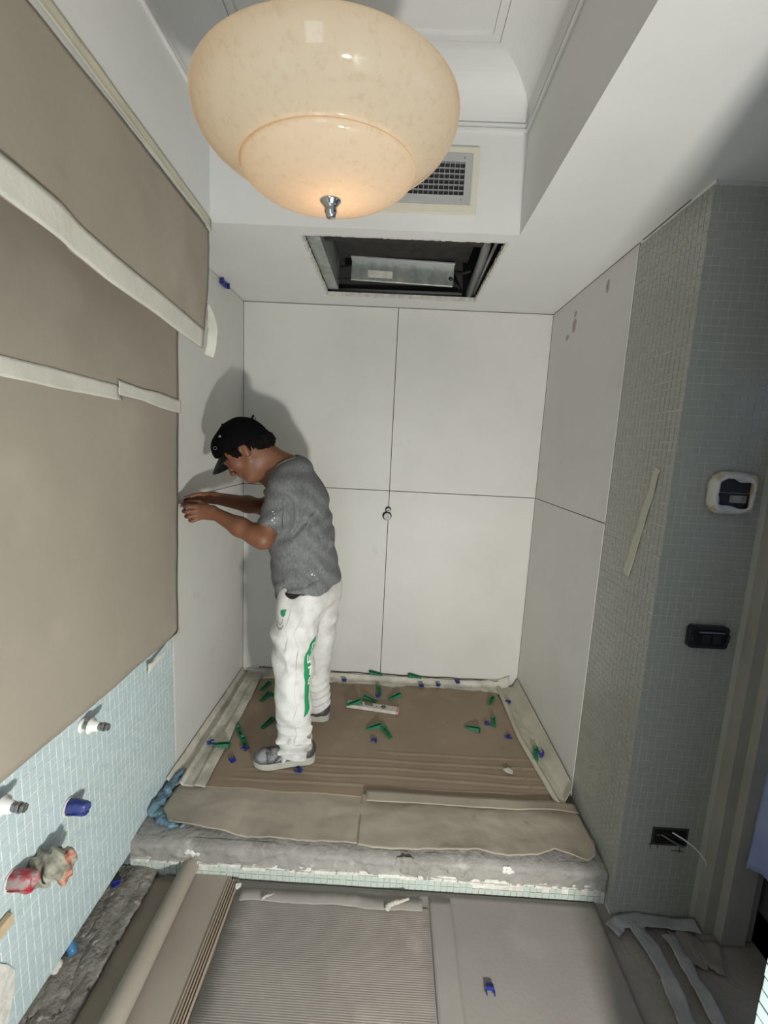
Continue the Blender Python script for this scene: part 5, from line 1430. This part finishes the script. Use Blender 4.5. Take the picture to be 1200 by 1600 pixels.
# small paint spots
for k, (x, z) in enumerate(((0.425, 1.165), (0.428, 1.150), (0.421, 1.142), (0.430, 1.132), (0.418, 1.172), (0.560, 0.905), (0.570, 0.900))):
    q = sb_t.ray_cast(Vector((x, -1.2, z)) - Vector(MO), Vector((0, 1, 0)))
    if q[0] is not None:
        G().tube([q[0] + Vector((0, 0.0005, 0)), q[0] - Vector((0, 0.001, 0))], 0.0022 + 0.001 * (k % 3), 8).build('paint_spot', plaster_m, sh)

# trousers
def pd(X, Y, Z):
    low = np.clip((0.30 - Z) * 7, 0, 1)
    d = 0.0070 * low * np.sin(150 * Z + 25 * X + 3 * np.sin(16 * X + 12 * Y))
    d = d + 0.0052 * np.sin(34 * Z - 28 * X + 2.5 * np.sin(10 * Z) + 8 * Y) * np.exp(-((Z - 0.50) / 0.20) ** 2)
    d = d + 0.0030 * np.sin(58 * X + 30 * Z + 2 * np.sin(20 * Z))
    return d
NP, NN = (0.50, -0.79, 0.074), (0.30, 0.0, -1.0)
FP, FN_ = (0.53, -0.44, 0.072), (0.35, 0.0, -1.0)
pants = [
    ell((0.520, -0.645, 0.79), (0.122, 0.162, 0.120), 0.03), cone((0.50, -0.72, 0.79), (0.483, -0.765, 0.62), 0.098, 0.092, 0.04), cone((0.483, -0.765, 0.62), (0.486, -0.788, 0.476), 0.092, 0.083, 0.03),
    cone((0.486, -0.788, 0.476), (0.494, -0.790, 0.300), 0.083, 0.076, 0.02), cone((0.492, -0.790, 0.300), (0.512, -0.782, 0.03), 0.073, 0.063, 0.02, clip=[(NP, NN)]),
    cone((0.560, -0.56, 0.78), (0.550, -0.50, 0.55), 0.098, 0.080, 0.04), cone((0.550, -0.50, 0.55), (0.532, -0.47, 0.36), 0.080, 0.073, 0.03), cone((0.532, -0.47, 0.36), (0.545, -0.440, 0.03), 0.072, 0.060, 0.02, clip=[(FP, FN_)]),
    # rumples above the hems, knee pocket folds
    cone((0.445, -0.84, 0.165), (0.575, -0.83, 0.175), 0.010, 0.012, 0.015), cone((0.44, -0.80, 0.215), (0.50, -0.856, 0.185), 0.010, 0.012, 0.015), cone((0.50, -0.856, 0.185), (0.575, -0.80, 0.215), 0.012, 0.010, 0.015),
    cone((0.455, -0.855, 0.125), (0.55, -0.845, 0.120), 0.008, 0.010, 0.015),
    cone((0.430, -0.835, 0.60), (0.475, -0.860, 0.585), 0.006, 0.007, 0.012), cone((0.475, -0.860, 0.585), (0.480, -0.866, 0.515), 0.007, 0.006, 0.012), cone((0.425, -0.835, 0.50), (0.470, -0.862, 0.495), 0.007, 0.006, 0.012),
    cone((0.60, -0.70, 0.70), (0.56, -0.80, 0.655), 0.008, 0.008, 0.014), cone((0.62, -0.56, 0.60), (0.56, -0.58, 0.585), 0.008, 0.008, 0.014),
    dict(half((0.51, -0.64, 0.875), (0, 0, 1)), k=0.004),
]
pt = imesh('trousers', pants, 0.0042, pants_m, man, pd, MO)
pt_t = to_bvh(pt)
def decal(poly_or_fn, nu, nv, name, m, parent, off=0.0016):
    """thin print following the cloth: fn(u,v)->(x,z), cast along +Y from the camera side of the leg"""
    V = []; ok = True; last = None
    for i in range(nu + 1):
        for j in range(nv + 1):
            x, z = poly_or_fn(i / nu, j / nv)
            q = pt_t.ray_cast(Vector((x, -1.3, z)) - Vector(MO), Vector((0, 1, 0)))
            if q[0] is None: q = (last,) if last is not None else (Vector((x, -0.85, z)) - Vector(MO),)
            last = q[0]; V.append(q[0] + Vector((0, -off, 0)))
    F = []
    for i in range(nu):
        for j in range(nv):
            a = i * (nv + 1) + j; F.append((a, a + 1, a + nv + 2, a + nv + 1))
    me = mesh(name, V, F); o = link(name, me, m, parent, True)
    return o
def leg_axis(z): return (interp([(0.05, 0.512), (0.30, 0.494), (0.476, 0.486), (0.62, 0.487)], z), interp([(0.05, -0.782), (0.30, -0.790), (0.476, -0.788), (0.62, -0.765)], z))
def radial(fn, nu, nv, name, m, parent, off=0.0016):
    """print wrapped round the near leg: fn(u,v)->(angle in degrees from the camera side, z)"""
    V = []; last = Vector((0, 0, 0))
    for i in range(nu + 1):
        for j in range(nv + 1):
            a, z = fn(i / nu, j / nv); cx, cy = leg_axis(z); a = math.radians(a)
            d = Vector((math.sin(a), -math.cos(a), 0)); q = pt_t.ray_cast(Vector((cx, cy, z)) + d * 0.16 - Vector(MO), -d)
            last = q[0] if q[0] is not None else last
            V.append(last + d * off)
    F = [(i * (nv + 1) + j, i * (nv + 1) + j + 1, (i + 1) * (nv + 1) + j + 1, (i + 1) * (nv + 1) + j) for i in range(nu) for j in range(nv)]
    return link(name, mesh(name, V, F), m, parent, True)
def stripe2(u, v):
    z = 0.632 - u * 0.345
    a0 = interp([(0.0, 74), (0.05, 50), (0.3, 42), (0.42, 40), (0.55, 48), (0.7, 50), (0.9, 46), (1.0, 44)], u)
    a1 = interp([(0.0, 76), (0.08, 70), (0.3, 64), (0.42, 60), (0.55, 68), (0.7, 72), (0.9, 66), (0.97, 58), (1.0, 46)], u)
    return a0 + (a1 - a0) * v, z
def stripe(u, v):
    z = 0.632 - u * 0.345
    xl = interp([(0.0, 0.578), (0.05, 0.555), (0.3, 0.541), (0.42, 0.538), (0.55, 0.550), (0.7, 0.556), (0.9, 0.552), (1.0, 0.548)], u)
    xr = interp([(0.0, 0.586), (0.08, 0.572), (0.3, 0.562), (0.42, 0.558), (0.55, 0.567), (0.7, 0.572), (0.9, 0.566), (0.97, 0.560), (1.0, 0.549)], u)
    return xl + (xr - xl) * v, z
radial(stripe2, 90, 6, 'green_stripe', print_m, pt)
# broken white lettering running down the stripe's right edge
letters = [[(0, .9, .25, 1), (0, .0, .25, 1), (0, .0, 1, .15)], [(0, .0, .25, 1), (0, .8, 1, 1), (.5, .3, .7, .9)], [(0, .0, .9, .2), (.3, .2, .6, 1)], [(0, 0, .25, 1), (0, .8, .9, 1), (0, .4, .9, .6), (0, 0, .9, .2)]]
for i, gl in enumerate(letters):
    zt = 0.610 - i * 0.048
    for (a, b, c, d) in gl:
        ang0 = 58 - (5 if i in (1, 2) else 0)
        radial(lambda u, v: (ang0 + (a + (c - a) * v) * 14, zt - (b + (d - b) * u) * 0.036), 8, 3, 'white_lettering', whitep_m, pt, 0.0028)
# green and grey emblem on the thigh pocket
decal(lambda u, v: (0.4455 + 0.0115 * v * math.cos(u * 6.283), 0.737 + 0.014 * v * math.sin(u * 6.283)), 20, 3, 'green_emblem', print_m, pt)
decal(lambda u, v: (0.450 + 0.010 * v, 0.745 + 0.008 * u), 3, 3, 'green_emblem_tab', print_m, pt)
for k in range(7):
    a = math.radians(200 + k * 22); cx_, cz_ = 0.436 + 0.018 * math.cos(a), 0.702 + 0.026 * math.sin(a)
    decal(lambda u, v: (cx_ - 0.0022 + 0.0044 * v, cz_ - 0.003 + 0.006 * u), 2, 2, 'emblem_letter', prgrey_m, pt)
decal(lambda u, v: ((0.436 + (0.010 + 0.0015 * v) * math.cos(math.radians(150 + u * 240))), 0.708 + (0.015 + 0.002 * v) * math.sin(math.radians(150 + u * 240))), 16, 1, 'emblem_arc', prgrey_m, pt)
# black belt pouch edge showing below the shirt
decal(lambda u, v: (0.452 + 0.080 * v, 0.822 - u * (0.020 * math.sin(math.pi * min(1, v * 1.1 + .1)) + 0.002)), 4, 16, 'black_belt', blackp_m, man, 0.006)
# pocket seams
hug([(0.462, -0.95, 0.79 - 0.19 * k / 14) for k in range(15)], pt_t, 0.0010, 'pocket_seam', mat('seam_grey', (0.55, 0.55, 0.53), 0.9), pt)
hug([(0.545 - 0.01 * math.sin(k * .3), -0.95, 0.78 - 0.62 * k / 30) for k in range(31)], pt_t, 0.0009, 'side_seam', mat('seam_grey', (0.55, 0.55, 0.53), 0.9), pt)

# shoes (built in local frame: x towards the toe)
def shoe(heel, toe, lab):
    heel = Vector(heel); toe = Vector(toe); d = (toe - heel); L0 = d.length; ang = math.atan2(d.y, d.x)
    root = bpy.data.objects.new('shoe', None); COL.objects.link(root); root.parent = man
    root.location = heel - Vector(MO); root.rotation_euler = (0, 0, ang); root['label'] = lab
    s = L0 / 0.29
    outline = [(0.0, 0.0), (0.004, 0.022), (0.02, 0.034), (0.06, 0.037), (0.11, 0.035), (0.16, 0.041), (0.21, 0.047), (0.25, 0.042), (0.278, 0.027), (0.29, 0.006),
               (0.288, -0.012), (0.272, -0.032), (0.24, -0.044), (0.20, -0.046), (0.15, -0.040), (0.10, -0.034), (0.05, -0.036), (0.02, -0.033), (0.004, -0.020)]
    def sm_(P, it=2):
        for _ in range(it):
            q = []
            for i in range(len(P)):
                a, b = P[i], P[(i + 1) % len(P)]
                q += [(a[0] * .75 + b[0] * .25, a[1] * .75 + b[1] * .25), (a[0] * .25 + b[0] * .75, a[1] * .25 + b[1] * .75)]
            P = q
        return P
    o2 = sm_([(a * s, b * s) for a, b in outline])
    g = G(); n = len(o2); V = []
    def lift(x): return 0.010 * max(0, (x / s - 0.22) / 0.07) ** 2 * s
    cx = 0.145 * s
    for sc, z in ((0.96, 0.0), (1.0, 0.004), (1.0, 0.026), (0.97, 0.030)):
        V += [((a - cx) * sc + cx, b * sc, z + lift(a) + (0.004 if a < 0.1 * s and z > .01 else 0)) for a, b in o2]
    F = [(i + k * n, (i + 1) % n + k * n, (i + 1) % n + (k + 1) * n, i + (k + 1) * n) for k in range(3) for i in range(n)]
    F += [tuple(range(n))[::-1], tuple(range(3 * n, 4 * n))]
    g.add(V, F).build('sole', sole_m, root, False)
    upper = [ell((0.045 * s, 0, 0.058), (0.047 * s, 0.034 * s, 0.050), 0.02), cone((0.05 * s, 0, 0.075), (0.075 * s, 0, 0.098), 0.032 * s, 0.034 * s, 0.02), cone((0.06 * s, 0, 0.05), (0.20 * s, 0, 0.040), 0.036 * s, 0.034 * s, 0.02, scale=(1, 1.1, 1)),
             cone((0.085 * s, 0, 0.082), (0.17 * s, 0, 0.058), 0.028 * s, 0.022 * s, 0.02), ell((0.225 * s, 0, 0.042), (0.060 * s, 0.043 * s, 0.034), 0.02), half((0, 0, 0.024), (0, 0, -1), 0.002)]
    imesh('upper', upper, 0.003, shoe_m, root, lambda X, Y, Z: 0.0009 * np.sin(130 * X + 60 * Z) + 0.0007 * np.sin(150 * Y + 90 * X))
    imesh('toe_cap', [ell((0.232 * s, 0, 0.042), (0.057 * s, 0.0445 * s, 0.0365), 0.01), half((0, 0, 0.024), (0, 0, -1), 0.002), half((0.222 * s, 0, 0.05), (-1, 0, 0.35), 0.002)], 0.003, toe_m, root)
    for k in range(5):
        x = (0.105 + k * 0.017) * s; z = 0.107 - k * 0.0085
        G().tube([(x, -0.030, z - 0.022), (x + 0.006, -0.014, z - 0.002), (x + 0.004, 0.0, z + 0.001), (x - 0.002, 0.014, z - 0.002), (x, 0.030, z - 0.022)], 0.0026, 6).build('lace', hair_m, root, True)
    for a in (0.7, 2.4, 3.8, 5.5):
        G().tube([(0.115 * s, 0, 0.108), (0.115 * s + 0.012 * math.cos(a), 0.016 * math.sin(a), 0.116), (0.117 * s + 0.022 * math.cos(a), 0.028 * math.sin(a), 0.108), (0.118 * s + 0.010 * math.cos(a), 0.012 * math.sin(a), 0.106)], 0.0022, 6).build('lace_bow', hair_m, root, True)
    # overlays on the side
    for (x0, x1, z0, z1) in ((0.10, 0.14, 0.075, 0.038), (0.14, 0.185, 0.066, 0.036), (0.045, 0.075, 0.09, 0.04)):
        for sd in (-1, 1):
            G().tube([(x0 * s, sd * 0.026 * s, z0), ((x0 + x1) / 2 * s, sd * 0.0385 * s, (z0 + z1) / 2), (x1 * s, sd * 0.0415 * s, z1)], [0.005, 0.0065, 0.004], 8).build('side_overlay', toe_m, root, True)
    return root
shoe((0.584, -0.738, 0.0105), (0.318, -0.802, 0.0105), 'front shoe, dusty grey with thick pale sole')
shoe((0.604, -0.432, 0.010), (0.325, -0.424, 0.010), 'rear shoe, darker and partly hidden by the trousers')

# what he holds: a small steel scraper pressed on the panel edge
t = thing('steel_scraper', 'small steel scraper blade between his fingertips at the left panel', 'tool', (0.022, -0.812, 1.190))
G().prism([(-0.014, -0.020), (0.016, -0.012), (0.018, 0.010), (-0.010, 0.012)], lambda u, v, d: (u, d, v), -0.0012, 0.0012).build('blade', steel_m, t)
G().box((0.012, -0.004, -0.010), (0.040, 0.004, 0.004)).build('handle', blackp_m, t, bevel=0.0015)

print('objects', len(bpy.data.objects))
